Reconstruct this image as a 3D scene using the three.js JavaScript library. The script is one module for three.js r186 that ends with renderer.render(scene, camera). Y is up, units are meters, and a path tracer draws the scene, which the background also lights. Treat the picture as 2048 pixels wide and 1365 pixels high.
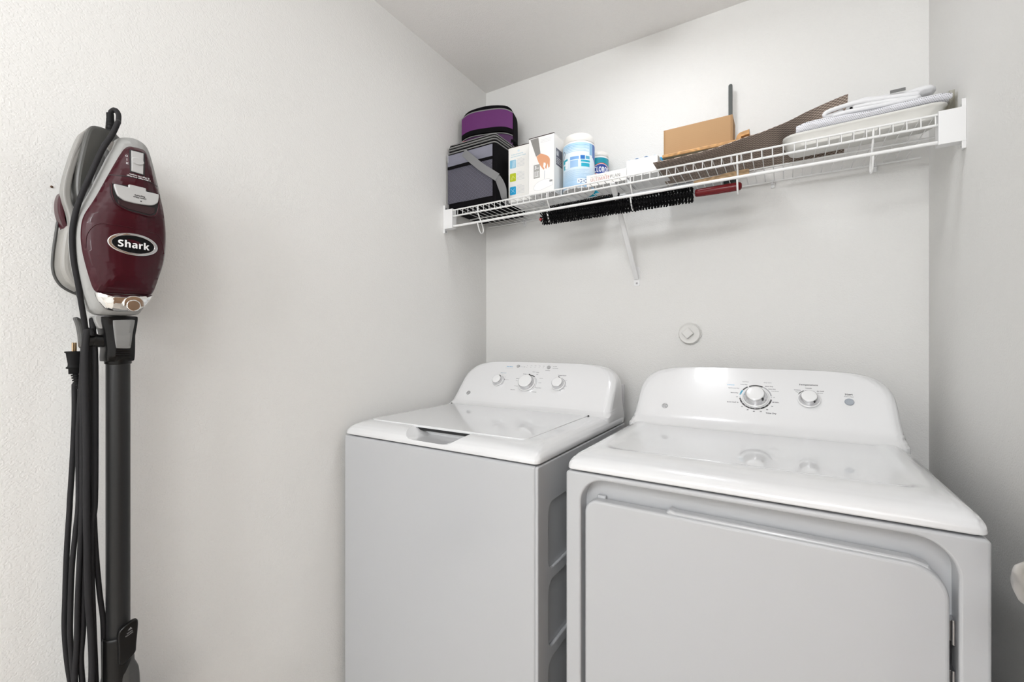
import * as THREE from 'three';
import { RoundedBoxGeometry } from 'three/addons/geometries/RoundedBoxGeometry.js';
import { mergeGeometries, toCreasedNormals } from 'three/addons/utils/BufferGeometryUtils.js';
import { FontLoader } from 'three/addons/loaders/FontLoader.js';
import { TextGeometry } from 'three/addons/geometries/TextGeometry.js';
import { RectAreaLightUniformsLib } from 'three/addons/lights/RectAreaLightUniformsLib.js';
import { Brush, Evaluator, SUBTRACTION } from 'three-bvh-csg';

// ---------- camera, exposure, lights ----------
const scene = new THREE.Scene();
scene.background = new THREE.Color(0x000000);
const CAM_Y = 1.25;
const camera = new THREE.PerspectiveCamera(75.21, 2048 / 1365, 0.01, 30);
camera.position.set(0, CAM_Y, 0);
camera.rotation.set(0, THREE.MathUtils.degToRad(31.5), 0);
scene.add(camera);
const renderer = new THREE.WebGLRenderer({ antialias: true });
renderer.toneMapping = THREE.LinearToneMapping;
renderer.toneMappingExposure = 1.14;
renderer.shadowMap.enabled = true;
RectAreaLightUniformsLib.init();
const LAMP = { room: 26, hall: 3.25, addedFill: 1.6, x: -0.358, z: -1.24 };
const LAMP_COLOR = new THREE.Color(0.965, 0.985, 1.02);
const CEIL = 2.42, BACK = -1.72, LEFT = -1.197, RIGHT = 0.358;

// ---------- helpers ----------
let seed = 7;
const rnd = () => { seed = (seed * 1664525 + 1013904223) >>> 0; return seed / 4294967296; };
const used = {};
function numbered(n) { const k = used[n] = (used[n] ?? -1) + 1; return k ? `${n}_${String(k).padStart(3, '0')}` : n; }
const V3 = (x, y, z) => new THREE.Vector3(x, y, z);
function tag(o, label, category, group) { o.userData.label = label; o.userData.category = category; if (group) o.userData.group = group; return o; }
function thing(name, label, category, [x, y, z] = [0, 0, 0], ry = 0, group) {
  const o = new THREE.Group(); o.name = numbered(name); o.position.set(x, y, z); o.rotation.y = ry; scene.add(o);
  return tag(o, label, category, group);
}
function mesh(name, geo, mat, parent = scene, label) {
  const g = Array.isArray(geo) ? mergeAll(geo) : geo;
  const m = new THREE.Mesh(g, mat); m.name = parent === scene ? numbered(name) : name; m.castShadow = m.receiveShadow = true;
  if (label) m.userData.label = label;
  parent.add(m); return m;
}
function struct(name, geo, mat) { const m = mesh(name, geo, mat); m.userData.kind = 'structure'; return m; }
function mergeAll(gs) {
  return mergeGeometries(gs.map(g => {
    const h = g.index ? g.toNonIndexed() : g.clone();
    if (!h.attributes.uv) h.setAttribute('uv', new THREE.BufferAttribute(new Float32Array(h.attributes.position.count * 2), 2));
    if (!h.attributes.normal) h.computeVertexNormals();
    for (const k of Object.keys(h.attributes)) if (!['position', 'normal', 'uv'].includes(k)) h.deleteAttribute(k);
    return h;
  }));
}
const at = (g, x, y, z) => g.translate(x, y, z);
function box(x0, y0, z0, x1, y1, z1) { return at(new THREE.BoxGeometry(x1 - x0, y1 - y0, z1 - z0), (x0 + x1) / 2, (y0 + y1) / 2, (z0 + z1) / 2); }
function rbox(x0, y0, z0, x1, y1, z1, r = 0.004, s = 3) {
  r = Math.min(r, (x1 - x0) / 2.01, (y1 - y0) / 2.01, (z1 - z0) / 2.01);
  return at(new RoundedBoxGeometry(x1 - x0, y1 - y0, z1 - z0, s, r), (x0 + x1) / 2, (y0 + y1) / 2, (z0 + z1) / 2);
}
function metricUV(g, size) {
  const p = g.attributes.position, n = g.attributes.normal, uv = new Float32Array(p.count * 2);
  for (let i = 0; i < p.count; i++) {
    const ax = Math.abs(n.getX(i)), ay = Math.abs(n.getY(i)), az = Math.abs(n.getZ(i));
    const [a, b] = ax > ay && ax > az ? [p.getZ(i), p.getY(i)] : ay > az ? [p.getX(i), p.getZ(i)] : [p.getX(i), p.getY(i)];
    uv[2 * i] = a / size; uv[2 * i + 1] = b / size;
  }
  g.setAttribute('uv', new THREE.BufferAttribute(uv, 2)); return g;
}
// grid of points rows[j][i]; closedRing joins the last column to the first; caps are fans
function loft(rows, { ring = true, cap0 = false, cap1 = false, crease = 0.6, uv } = {}) {
  const n = rows[0].length, pos = [], idx = [];
  for (const r of rows) for (const p of r) pos.push(...p);
  const m = ring ? n : n - 1;
  for (let j = 0; j < rows.length - 1; j++) for (let i = 0; i < m; i++) {
    const a = j * n + i, b = j * n + (i + 1) % n, c = a + n, d = b + n;
    idx.push(a, b, d, a, d, c);
  }
  const cap = (row, flip, base) => {
    const c = [0, 0, 0]; for (const p of row) for (let k = 0; k < 3; k++) c[k] += p[k] / row.length;
    const ci = pos.length / 3; pos.push(...c);
    for (let i = 0; i < m; i++) { const a = base + i, b = base + (i + 1) % n; flip ? idx.push(ci, b, a) : idx.push(ci, a, b); }
  };
  if (cap0) cap(rows[0], true, 0);
  if (cap1) cap(rows[rows.length - 1], false, (rows.length - 1) * n);
  const g = new THREE.BufferGeometry();
  g.setAttribute('position', new THREE.Float32BufferAttribute(pos, 3)); g.setIndex(idx);
  if (uv) { const u = []; for (let i = 0; i < pos.length; i += 3) u.push(...uv(pos[i], pos[i + 1], pos[i + 2])); g.setAttribute('uv', new THREE.Float32BufferAttribute(u, 2)); }
  else g.setAttribute('uv', new THREE.BufferAttribute(new Float32Array(pos.length / 3 * 2), 2));
  return toCreasedNormals(g, crease);
}
function smooth(pts, n, closed = true, tension = 0.5) {
  const c = new THREE.CatmullRomCurve3(pts.map(p => V3(p[0], p[1], p[2] ?? 0)), closed, 'catmullrom', tension);
  const out = c.getPoints(n); if (closed) out.pop(); return out.map(p => [p.x, p.y, p.z]);
}
function soft(pts, n, passes = 3) { // corner cutting, then evenly spaced points: no overshoot
  let p = pts.map(q => [q[0], q[1]]);
  for (let k = 0; k < passes; k++) { const o = []; p.forEach((a, i) => { const b = p[(i + 1) % p.length]; o.push([a[0] * 0.78 + b[0] * 0.22, a[1] * 0.78 + b[1] * 0.22], [a[0] * 0.22 + b[0] * 0.78, a[1] * 0.22 + b[1] * 0.78]); }); p = o; }
  const L = [0]; p.forEach((a, i) => { const b = p[(i + 1) % p.length]; L.push(L[i] + Math.hypot(b[0] - a[0], b[1] - a[1])); });
  const out = []; let i = 0; for (let k = 0; k < n; k++) { const d = k / n * L[p.length]; while (L[i + 1] < d) i++; const t = (d - L[i]) / (L[i + 1] - L[i] || 1), a = p[i], b = p[(i + 1) % p.length]; out.push([a[0] + (b[0] - a[0]) * t, a[1] + (b[1] - a[1]) * t, 0]); }
  return out;
}
function shapeOf(pts) { const s = new THREE.Shape(); pts.forEach((p, i) => i ? s.lineTo(p[0], p[1]) : s.moveTo(p[0], p[1])); s.closePath(); return s; }
function rrect(x0, y0, x1, y1, r, S = THREE.Shape) {
  const s = new S(), [a, b, c, d] = Array.isArray(r) ? r : [r, r, r, r]; // bl, br, tr, tl
  s.moveTo(x0 + a, y0); s.lineTo(x1 - b, y0); s.absarc(x1 - b, y0 + b, b, -Math.PI / 2, 0); s.lineTo(x1, y1 - c); s.absarc(x1 - c, y1 - c, c, 0, Math.PI / 2);
  s.lineTo(x0 + d, y1); s.absarc(x0 + d, y1 - d, d, Math.PI / 2, Math.PI); s.lineTo(x0, y0 + a); s.absarc(x0 + a, y0 + a, a, Math.PI, Math.PI * 1.5); return s;
}
function extr(shape, depth, bevel = 0.001, seg = 2, curve = 8) { // occupies z 0..depth
  const b = Math.min(bevel, depth / 2.01);
  const g = new THREE.ExtrudeGeometry(shape, { depth: depth - 2 * b, bevelEnabled: b > 0, bevelThickness: b, bevelSize: b, bevelOffset: -b, bevelSegments: seg, curveSegments: curve });
  return at(g, 0, 0, b);
}
function tube(pts, r, seg = 40, rad = 8, closed = false, tension = 0.5) {
  const c = new THREE.CatmullRomCurve3(pts.map(p => V3(...p)), closed, 'catmullrom', tension);
  const g = new THREE.TubeGeometry(c, seg, r, rad, closed);
  if (closed) return g;
  const a = c.getPointAt(0), b = c.getPointAt(1);
  return mergeAll([g, at(new THREE.SphereGeometry(r, rad, 5), a.x, a.y, a.z), at(new THREE.SphereGeometry(r, rad, 5), b.x, b.y, b.z)]);
}
function rod(a, b, r, rad = 8) {
  const A = V3(...a), B = V3(...b), d = B.clone().sub(A), g = new THREE.CylinderGeometry(r, r, d.length(), rad);
  g.applyQuaternion(new THREE.Quaternion().setFromUnitVectors(V3(0, 1, 0), d.clone().normalize()));
  const c = A.add(B).multiplyScalar(0.5); return at(g, c.x, c.y, c.z);
}
const lathe = (pts, seg = 40) => new THREE.LatheGeometry(pts.map(p => new THREE.Vector2(p[0], p[1])), seg);
function sheet(f, nu, nv, th, uvScale = 1) { // solid thin sheet over f(u,v)
  const P = [], N = [];
  const at3 = (u, v) => V3(...f(u, v));
  for (let j = 0; j <= nv; j++) for (let i = 0; i <= nu; i++) {
    const u = i / nu, v = j / nv, e = 1e-3;
    const du = at3(Math.min(1, u + e), v).sub(at3(Math.max(0, u - e), v)), dv = at3(u, Math.min(1, v + e)).sub(at3(u, Math.max(0, v - e)));
    P.push(at3(u, v)); N.push(du.cross(dv).normalize());
  }
  const pos = [], uv = [], idx = [], W = nu + 1, C = P.length;
  for (const s of [0.5, -0.5]) P.forEach((p, k) => { const q = p.clone().addScaledVector(N[k], th * s); pos.push(q.x, q.y, q.z); uv.push((k % W) / nu * uvScale, Math.floor(k / W) / nv * uvScale); });
  const quad = (a, b, c, d) => idx.push(a, b, c, a, c, d);
  for (let j = 0; j < nv; j++) for (let i = 0; i < nu; i++) { const a = j * W + i; quad(a, a + 1, a + W + 1, a + W); quad(C + a + W, C + a + W + 1, C + a + 1, C + a); }
  for (let i = 0; i < nu; i++) { quad(i + 1, i, C + i, C + i + 1); const a = nv * W + i; quad(a, a + 1, C + a + 1, C + a); }
  for (let j = 0; j < nv; j++) { const a = j * W; quad(a, a + W, C + a + W, C + a); const b = a + nu; quad(b + W, b, C + b, C + b + W); }
  const g = new THREE.BufferGeometry(); g.setAttribute('position', new THREE.Float32BufferAttribute(pos, 3)); g.setAttribute('uv', new THREE.Float32BufferAttribute(uv, 2)); g.setIndex(idx);
  return toCreasedNormals(g, 0.7);
}
// pillow-like cover over an outline in x,y: side wall from zBack to z0, then a dome of height bulge towards the spine a-b
function dome(outline, a, b, zBack, z0, bulge, pw = 2, steps = 10, lip = 0.004) {
  const rows = []; const ring = (t, z) => outline.map(p => {
    const dx = b[0] - a[0], dy = b[1] - a[1], L2 = dx * dx + dy * dy || 1; let k = ((p[0] - a[0]) * dx + (p[1] - a[1]) * dy) / L2; k = Math.max(0, Math.min(1, k));
    const s = [a[0] + dx * k, a[1] + dy * k]; return [p[0] + (s[0] - p[0]) * t, p[1] + (s[1] - p[1]) * t, z];
  });
  rows.push(ring(0, zBack)); rows.push(ring(0, z0 - lip)); rows.push(ring(0.02, z0 - lip * 0.35));
  for (let i = 0; i <= steps; i++) { const t = 0.05 + 0.93 * i / steps; rows.push(ring(t, z0 + bulge * (1 - Math.pow(1 - t, pw)))); }
  return loft(rows, { cap0: true, cap1: true, crease: 0.7 });
}

// ---------- textures ----------
function dataTex(n, f, srgb, ch = 1) {
  const d = new Uint8Array(n * n * 4);
  for (let y = 0; y < n; y++) for (let x = 0; x < n; x++) { const c = f(x / n, y / n), k = 4 * (y * n + x); if (ch === 1) d[k] = d[k + 1] = d[k + 2] = Math.max(0, Math.min(255, c * 255)); else for (let i = 0; i < 3; i++) d[k + i] = Math.max(0, Math.min(255, c[i] * 255)); d[k + 3] = 255; }
  const t = new THREE.DataTexture(d, n, n); t.wrapS = t.wrapT = THREE.RepeatWrapping; t.magFilter = THREE.LinearFilter; t.minFilter = THREE.LinearMipmapLinearFilter; t.generateMipmaps = true;
  if (srgb) t.colorSpace = THREE.SRGBColorSpace; t.needsUpdate = true; return t;
}
function noiseGrid(n) { const g = new Float32Array(n * n); for (let i = 0; i < n * n; i++) g[i] = rnd() * 2 - 1; return (u, v) => { // periodic value noise on n x n cells
  const x = ((u % 1) + 1) % 1 * n, y = ((v % 1) + 1) % 1 * n, i = Math.floor(x), j = Math.floor(y), q = t => t * t * t * (t * (6 * t - 15) + 10), a = q(x - i), b = q(y - j), G = (p, r) => g[(r % n) * n + (p % n)];
  return (G(i, j) * (1 - a) + G(i + 1, j) * a) * (1 - b) + (G(i, j + 1) * (1 - a) + G(i + 1, j + 1) * a) * b; }; }
const n1 = noiseGrid(150), n2 = noiseGrid(300), n3 = noiseGrid(37), n4 = noiseGrid(9);
const wallBump = dataTex(1024, (u, v) => { const h = n1(u, v) * 0.8 + n2(u, v) * 0.35 + n3(u, v) * 0.5; const s = Math.max(0, Math.min(1, (h + 0.55) / 0.8)); return 0.15 + 0.75 * s * s * (3 - 2 * s) + 0.06 * n2(v, u); });
const ceilBump = dataTex(1024, (u, v) => { const h = n1(v, u) * 0.9 + n3(u, v) * 0.5; return h > 0.1 ? 0.75 + 0.1 * n2(u, v) : 0.3 + 0.4 * Math.max(0, h + 0.3); });
const fabricBump = dataTex(128, (u, v) => 0.5 + 0.25 * Math.sin(u * Math.PI * 64) + 0.25 * Math.sin(v * Math.PI * 64));
const woodMap = (() => { const a = noiseGrid(5), b = noiseGrid(40); return dataTex(512, (u, v) => { const r = Math.sin((v * 14 + a(v, u) * 1.6) * 6.28) * 0.5 + 0.5, k = 0.84 + 0.10 * r + 0.06 * b(v, u); return [k, k * 0.97, k * 0.94]; }, true, 3); })();
const matColor = dataTex(256, (u, v) => { // two-tone basket weave, vinyl strands, crease shade painted in at strand edges
  const X = u * 16, Y = v * 16, i = Math.floor(X), j = Math.floor(Y), over = (i + 2 * j) % 4 < 2, fx = X - i, fy = Y - j, edge = Math.sin(Math.PI * (over ? fy : fx)); const t = 0.66 + 0.34 * edge;
  const c = over ? [0.74, 0.68, 0.63] : [0.52, 0.46, 0.42]; return c.map(k => k * t); }, true, 3);
const matBump = dataTex(256, (u, v) => { const X = u * 16, Y = v * 16, i = Math.floor(X), j = Math.floor(Y), over = (i + 2 * j) % 4 < 2, fx = X - i, fy = Y - j; return Math.sin(Math.PI * (over ? fy : fx)) * (over ? 1 : 0.7); });
const meshColor = dataTex(256, (u, v) => { const a = (u * 40 + v * 40) % 1, b = ((u * 40 - v * 40) % 1 + 1) % 1; const hole = a > 0.42 && b > 0.42; return hole ? [0.66, 0.65, 0.72] : [0.10, 0.10, 0.12]; }, true, 3);
const knitColor = dataTex(256, (u, v) => { const X = u * 22, Y = v * 22, j = Math.floor(Y), fx = ((X + (j % 2) * 0.5) % 1) - 0.5, fy = Y - j - 0.5; const d = Math.hypot(fx * 1.0, fy * 1.5); const k = d < 0.3 ? 0.66 : 0.95; return [k, k, k * 1.01]; }, true, 3);

function canvasTex(w, h, draw) {
  const c = document.createElement('canvas'); c.width = w; c.height = h; const x = c.getContext('2d'); draw(x, w, h);
  const t = new THREE.CanvasTexture(c); t.colorSpace = THREE.SRGBColorSpace; t.anisotropy = 8; return t;
}
const font = await new FontLoader().loadAsync('fonts/droid/droid_sans_bold.typeface.json');
function text(s, size, depth = 0.0004, center = true) {
  const g = new TextGeometry(s, { font, size, depth, curveSegments: 3, bevelEnabled: false }); g.computeBoundingBox();
  if (center) g.translate(-(g.boundingBox.min.x + g.boundingBox.max.x) / 2, -(g.boundingBox.min.y + g.boundingBox.max.y) / 2, 0); return g;
}

// ---------- materials ----------
const std = (color, roughness = 0.6, o = {}) => new THREE.MeshStandardMaterial({ color, roughness, ...o });
const phys = (color, roughness = 0.5, o = {}) => new THREE.MeshPhysicalMaterial({ color, roughness, ...o });
const lin = (r, g, b) => new THREE.Color().setRGB(r, g, b);
const M = {
  wall: std(lin(0.80, 0.793, 0.772), 0.75, { bumpMap: wallBump, bumpScale: 0.00034 }),
  ceiling: std(lin(0.90, 0.885, 0.865), 0.9, { bumpMap: ceilBump, bumpScale: 0.0008 }),
  floor: std(lin(0.82, 0.81, 0.785), 0.5, { map: woodMap }),
  trim: std(lin(0.82, 0.82, 0.80), 0.35),
  doorWood: std(lin(0.42, 0.27, 0.17), 0.4, { map: woodMap }),
  nickel: std(lin(0.62, 0.59, 0.55), 0.28, { metalness: 1 }),
  enamel: phys(lin(0.505, 0.515, 0.529), 0.32, { clearcoat: 0.5, clearcoatRoughness: 0.12 }),  // white enamel toned down; shade on the cabinet fronts is in this colour
  plastic: phys(lin(0.76, 0.767, 0.776), 0.25, { clearcoat: 1, clearcoatRoughness: 0.04 }),
  plasticGrey: std(lin(0.36, 0.39, 0.43), 0.4),
  chromeSoft: std(lin(0.66, 0.66, 0.67), 0.12, { metalness: 1 }),
  chrome: std(lin(0.85, 0.85, 0.84), 0.04, { metalness: 1 }),
  steel: std(lin(0.45, 0.45, 0.46), 0.3, { metalness: 1 }),
  knobWhite: phys(lin(0.82, 0.82, 0.82), 0.2, { clearcoat: 1, clearcoatRoughness: 0.05 }),
  dark: std(lin(0.012, 0.012, 0.013), 0.5),
  black: phys(lin(0.004, 0.004, 0.0045), 0.75, { specularIntensity: 0.3 }),
  wire: std(lin(0.84, 0.84, 0.83), 0.35),
  white: std(lin(0.84, 0.84, 0.84), 0.5),
  paper: std(lin(0.80, 0.80, 0.80), 0.7),
  cardboard: std(lin(0.44, 0.27, 0.135), 0.85, { bumpMap: fabricBump, bumpScale: 0.0001 }),
  bamboo: std(lin(0.70, 0.40, 0.15), 0.4, { map: woodMap }),
  bambooPale: std(lin(0.72, 0.53, 0.33), 0.5, { map: woodMap }),
  mat: std(lin(1.0, 0.97, 0.95), 0.75, { map: matColor, bumpMap: matBump, bumpScale: 0.0008 }),
  knit: std(lin(0.86, 0.86, 0.89), 0.9, { map: knitColor }),
  cotton: std(lin(0.84, 0.84, 0.85), 0.95, { bumpMap: fabricBump, bumpScale: 0.0002 }),
  tray: std(lin(0.76, 0.75, 0.71), 0.35),
  clear: phys(lin(0.93, 0.92, 0.88), 0.15, { transmission: 1, thickness: 0 }),
  bagBlack: phys(lin(0.0045, 0.004, 0.005), 1, { specularIntensity: 0.3 }),
  bagGrey: std(lin(0.215, 0.215, 0.265), 0.7, { bumpMap: fabricBump, bumpScale: 0.0002 }),
  bagTrim: std(lin(0.22, 0.22, 0.215), 0.8),
  bagMesh: std(lin(0.9, 0.9, 0.92), 0.8, { map: meshColor }),
  strap: std(lin(0.22, 0.22, 0.225), 0.8),
  purple: std(lin(0.115, 0.014, 0.125), 0.65, { bumpMap: fabricBump, bumpScale: 0.0002 }),
  purpleDark: std(lin(0.05, 0.005, 0.06), 0.6),
  redTag: std(lin(0.5, 0.03, 0.06), 0.6),
  burgundy: phys(lin(0.040, 0.0022, 0.007), 0.35, { clearcoat: 0.35, clearcoatRoughness: 0.03, specularIntensity: 0.3 }),
  silver: phys(lin(0.36, 0.36, 0.35), 0.5, { specularIntensity: 0.6 }),
  silverLight: phys(lin(0.50, 0.50, 0.495), 0.35),
  smoke: phys(lin(0.05, 0.05, 0.046), 0.3, { clearcoat: 0.4, clearcoatRoughness: 0.1 }),
  smokeLight: std(lin(0.27, 0.265, 0.25), 0.4),
  smokeClear: phys(lin(0.55, 0.54, 0.52), 0.12, { transmission: 0.85, thickness: 0 }),
  vacGrey: std(lin(0.06, 0.06, 0.058), 0.4),
  vacBlack: phys(lin(0.004, 0.004, 0.004), 0.3, { specularIntensity: 0.6 }),
  pole: phys(lin(0.017, 0.017, 0.0172), 0.38, { specularIntensity: 0.6 }),
  cord: phys(lin(0.020, 0.0195, 0.021), 0.6, { specularIntensity: 0.35 }),
  cordDark: phys(lin(0.009, 0.009, 0.0095), 0.6, { specularIntensity: 0.35 }),
  brass: std(lin(0.75, 0.55, 0.32), 0.3, { metalness: 1 }),
  red: phys(lin(0.13, 0.002, 0.005), 0.4, { clearcoat: 0.5, clearcoatRoughness: 0.06, specularIntensity: 0.2 }),
  blueBag: std(lin(0.02, 0.33, 0.62), 0.4),
  tissue: std(lin(0.30, 0.52, 0.85), 0.7),
  greyBoard: std(lin(0.13, 0.125, 0.115), 0.9),
  stick: std(lin(0.060, 0.068, 0.064), 0.5),
  pipePaint: std(lin(0.78, 0.77, 0.745), 0.6),
  galv: std(lin(0.62, 0.60, 0.57), 0.45, { metalness: 0.6 }),
  glow: std(lin(0.9, 0.9, 0.88), 0.3, { emissive: lin(0.97, 0.985, 1), emissiveIntensity: 3.2 }),
};

// ---------- the room ----------
const T = 0.1, HB = 2.2, HL = LEFT, HR = 1.1; // wall thickness, hall extents
struct('floor', metricUV(box(HL - T, -0.1, BACK - T, HR + T, 0, HB + T), 1), M.floor);
struct('ceiling', metricUV(box(HL - T, CEIL, BACK - T, HR + T, CEIL + 0.1, HB + T), 0.42), M.ceiling);
struct('wall_back', metricUV(box(LEFT - T, 0, BACK - T, RIGHT + T, CEIL, BACK), 0.42), M.wall);
struct('wall_left', metricUV(box(LEFT - T, 0, BACK, LEFT, CEIL, HB), 0.42), M.wall);
struct('wall_right', metricUV(box(RIGHT, 0, BACK, RIGHT + T, CEIL, 0), 0.42), M.wall);
struct('wall_front', metricUV(box(0.358, 0, 0, HR, CEIL, 0.12), 0.42), M.wall);
struct('wall_hall_back', metricUV(box(LEFT - T, 0, HB, HR + T, CEIL, HB + T), 0.42), M.wall);
struct('wall_hall_right', metricUV(box(HR, 0, 0, HR + T, CEIL, HB), 0.42), M.wall);
{ // the open laundry door, folded back along the right wall; its knob reaches into view
  const d = new THREE.Group(); d.name = 'door_1'; d.userData.kind = 'structure'; scene.add(d);
  mesh('door_leaf', metricUV(rbox(0.296, 0.01, -0.805, 0.331, 2.04, -0.035, 0.002, 1), 0.8), M.doorWood, d);
  const rose = lathe([[0, 0], [0.032, 0], [0.032, 0.004], [0.028, 0.009], [0.014, 0.011], [0.0125, 0.022], [0.016, 0.028], [0.024, 0.034], [0.0275, 0.044], [0.0265, 0.055], [0.020, 0.064], [0.010, 0.068], [0, 0.0685]], 40);
  rose.rotateZ(Math.PI / 2); at(rose, 0.296, 0.970, -0.742);
  mesh('door_knob', rose, M.nickel, d, 'satin nickel round door knob');
}
// out-of-view ceiling lamps, glass bowls; the hall pair lights the laundry from the front
function ceilingLamp(x, z, k, I, label, soft) {
  const t = thing('unseen_ceiling_lamp', label, 'ceiling lamp', [x, CEIL, z]), p = a => lathe(a.map(([r, y]) => [r * k, y * k]), 48);
  mesh('lamp_base', p([[0, 0], [0.13, 0], [0.135, -0.008], [0.13, -0.024], [0.11, -0.028], [0, -0.028]]), M.nickel, t);
  mesh('lamp_shade', p([[0.108, -0.026], [0.118, -0.032], [0.122, -0.046], [0.115, -0.064], [0.092, -0.082], [0.055, -0.094], [0.02, -0.098], [0, -0.0985]]), M.glow, t);
  if (!soft) { const a = new THREE.RectAreaLight(LAMP_COLOR, I, 0.16, 0.16); a.position.set(0, -0.0995 * k - 0.002, 0); a.rotation.x = -Math.PI / 2; t.add(a); return; }
  const l = new THREE.PointLight(LAMP_COLOR, I); l.position.set(0, -0.06 * k, 0); l.castShadow = true; l.shadow.radius = soft; t.add(l);
}
ceilingLamp(LAMP.x, LAMP.z, 0.75, LAMP.room, 'small round frosted glass ceiling lamp above the dryer', 0);
ceilingLamp(0.08, 0.95, 1.5, LAMP.hall, 'unseen large ceiling lamp just outside the laundry, placed to light it from the front', 12);
ceilingLamp(-0.3, 1.65, 1.5, LAMP.hall, 'unseen large ceiling lamp further out in the hall, placed to light the right wall', 12);

{ // fill lamp added at the end of the hall to brighten the fronts
  const t = thing('added_fill_lamp', 'added fill lamp with frosted glass shade on the end wall of the hall', 'fill lamp', [-0.05, 1.55, HB]);
  mesh('lamp_backplate', extr(rrect(-0.06, -0.10, 0.06, 0.10, 0.02), 0.02, 0.004).translate(0, 0, -0.02), M.nickel, t);
  mesh('lamp_shade', lathe([[0.02, -0.12], [0.06, -0.115], [0.085, -0.09], [0.095, 0], [0.085, 0.09], [0.06, 0.115], [0.02, 0.12]], 40).translate(0, 0, -0.12), M.glow, t);
  const l = new THREE.PointLight(LAMP_COLOR, LAMP.addedFill); l.position.set(0, 0, -0.12); l.castShadow = true; l.shadow.radius = 8; t.add(l);
}

// ---------- washer and dryer ----------
const SEAM = 0.958, MACHINE_BACK = -1.575;
function plan(hx, zf, zb, r, y) { // rounded rectangle ring, counter-clockwise seen from above reversed so that lofting upwards faces out
  const out = [], q = 6, c = [[hx - r, zf - r, 0], [-(hx - r), zf - r, 1], [-(hx - r), zb + r, 2], [hx - r, zb + r, 3]];
  c.forEach(([cx, cz, k], i) => {
    for (let j = 0; j <= q; j++) { const a = Math.PI / 2 * (j / q + k); out.push([cx + r * Math.cos(a), y, cz + r * Math.sin(a)]); }
    const n = c[(i + 1) % 4], a = Math.PI / 2 * (1 + k), s = out[out.length - 1], e = [n[0] + r * Math.cos(a), y, n[1] + r * Math.sin(a)];
    for (let j = 1; j < 12; j++) out.push([s[0] + (e[0] - s[0]) * j / 12, y, s[2] + (e[2] - s[2]) * j / 12]);
  });
  return out.reverse();
}
function deckGeometry(hx, zf, zb, H, Ef, Es, dish) {
  const rows = [plan(hx - 0.03, zf - 0.03, zb + 0.01, 0.01, SEAM), plan(hx - 0.005, zf - 0.005, zb, 0.014, SEAM), plan(hx - 0.001, zf - 0.001, zb, 0.016, SEAM + 0.002)];
  for (let i = 0; i <= 14; i++) { const a = Math.PI / 2 * i / 14, c = 1 - Math.cos(a), s = Math.sin(a); rows.push(plan(hx - Es * c, zf - Ef * c, zb, 0.018 + 0.02 * c, SEAM + 0.005 + (H - 0.005) * s)); }
  let ix = hx - Es, iz = zf - Ef;
  if (dish) for (const [d, y] of [[0.008, 0], [0.014, -0.0006], [0.020, -0.0018], [0.026, -0.0028], [0.034, -0.003], [0.045, -0.003], [0.060, -0.003]]) rows.push(plan(ix - d, iz - d * 0.6, zb, 0.035, SEAM + H + y));
  return loft(rows, { cap0: true, cap1: true, crease: 0.9 });
}
const faceZ = y => -1.42 - (y - 1.0) * 0.8125;
const CON = [[0.990, 0.3415], [1.02, 0.337], [1.04, 0.3355], [1.06, 0.335], [1.08, 0.334], [1.095, 0.332], [1.109, 0.3285], [1.121, 0.3225], [1.131, 0.3145], [1.140, 0.304], [1.147, 0.292], [1.153, 0.277], [1.1575, 0.259], [1.161, 0.236], [1.163, 0.205], [1.1645, 0.15]];
function consoleGeometry(cx, y0, A) { // A: radius of the fillet that runs out into the deck at height y0
  const wAt = y => { for (let k = 1; k < CON.length; k++) if (y <= CON[k][0]) { const [a, p] = CON[k - 1], [b, q] = CON[k]; return p + (q - p) * (y - a) / (b - a); } return 0.15; };
  const ys = [SEAM + 0.006, y0 - 0.004]; for (let k = 0; k <= 9; k++) ys.push(y0 + A * (1 - Math.cos(Math.PI / 2 * k / 9))); for (let y = y0 + A + 0.012; y < 1.09; y += 0.012) ys.push(y); for (const [y] of CON) if (y >= 1.09) ys.push(y);
  const rows = ys.map(y => {
    const w = wAt(Math.max(y, 0.99)), t = Math.max(0, Math.min(1, (y - y0) / A)), zf = y < y0 ? faceZ(y0) + A : faceZ(y) + A * (1 - Math.sqrt(1 - (1 - t) * (1 - t))), r = Math.min(0.028, w * 0.3), out = [];
    out.push([-w, y, MACHINE_BACK]); out.push([-w, y, MACHINE_BACK + (zf - r - MACHINE_BACK) * 0.5]);
    for (let i = 0; i <= 8; i++) { const a = Math.PI - Math.PI / 2 * i / 8; out.push([-w + r + r * Math.cos(a), y, zf - r + r * Math.sin(a)]); }
    for (let i = 1; i < 24; i++) out.push([(-w + r) + (2 * (w - r)) * i / 24, y, zf]);
    for (let i = 0; i <= 8; i++) { const a = Math.PI / 2 - Math.PI / 2 * i / 8; out.push([w - r + r * Math.cos(a), y, zf - r + r * Math.sin(a)]); }
    out.push([w, y, MACHINE_BACK + (zf - r - MACHINE_BACK) * 0.5]); out.push([w, y, MACHINE_BACK]);
    return out;
  });
  const g = loft(rows, { ring: true, cap0: true, cap1: true, crease: 0.75, uv: (x, y) => [(x + 0.36) / 0.72, (y - 0.99) / 0.18] });
  return at(g, cx, 0, 0);
}
const PX = 2800, CW = 2016, CH = 648;
const PS = 2800; // canvas pixels per metre along the slanted face
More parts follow.
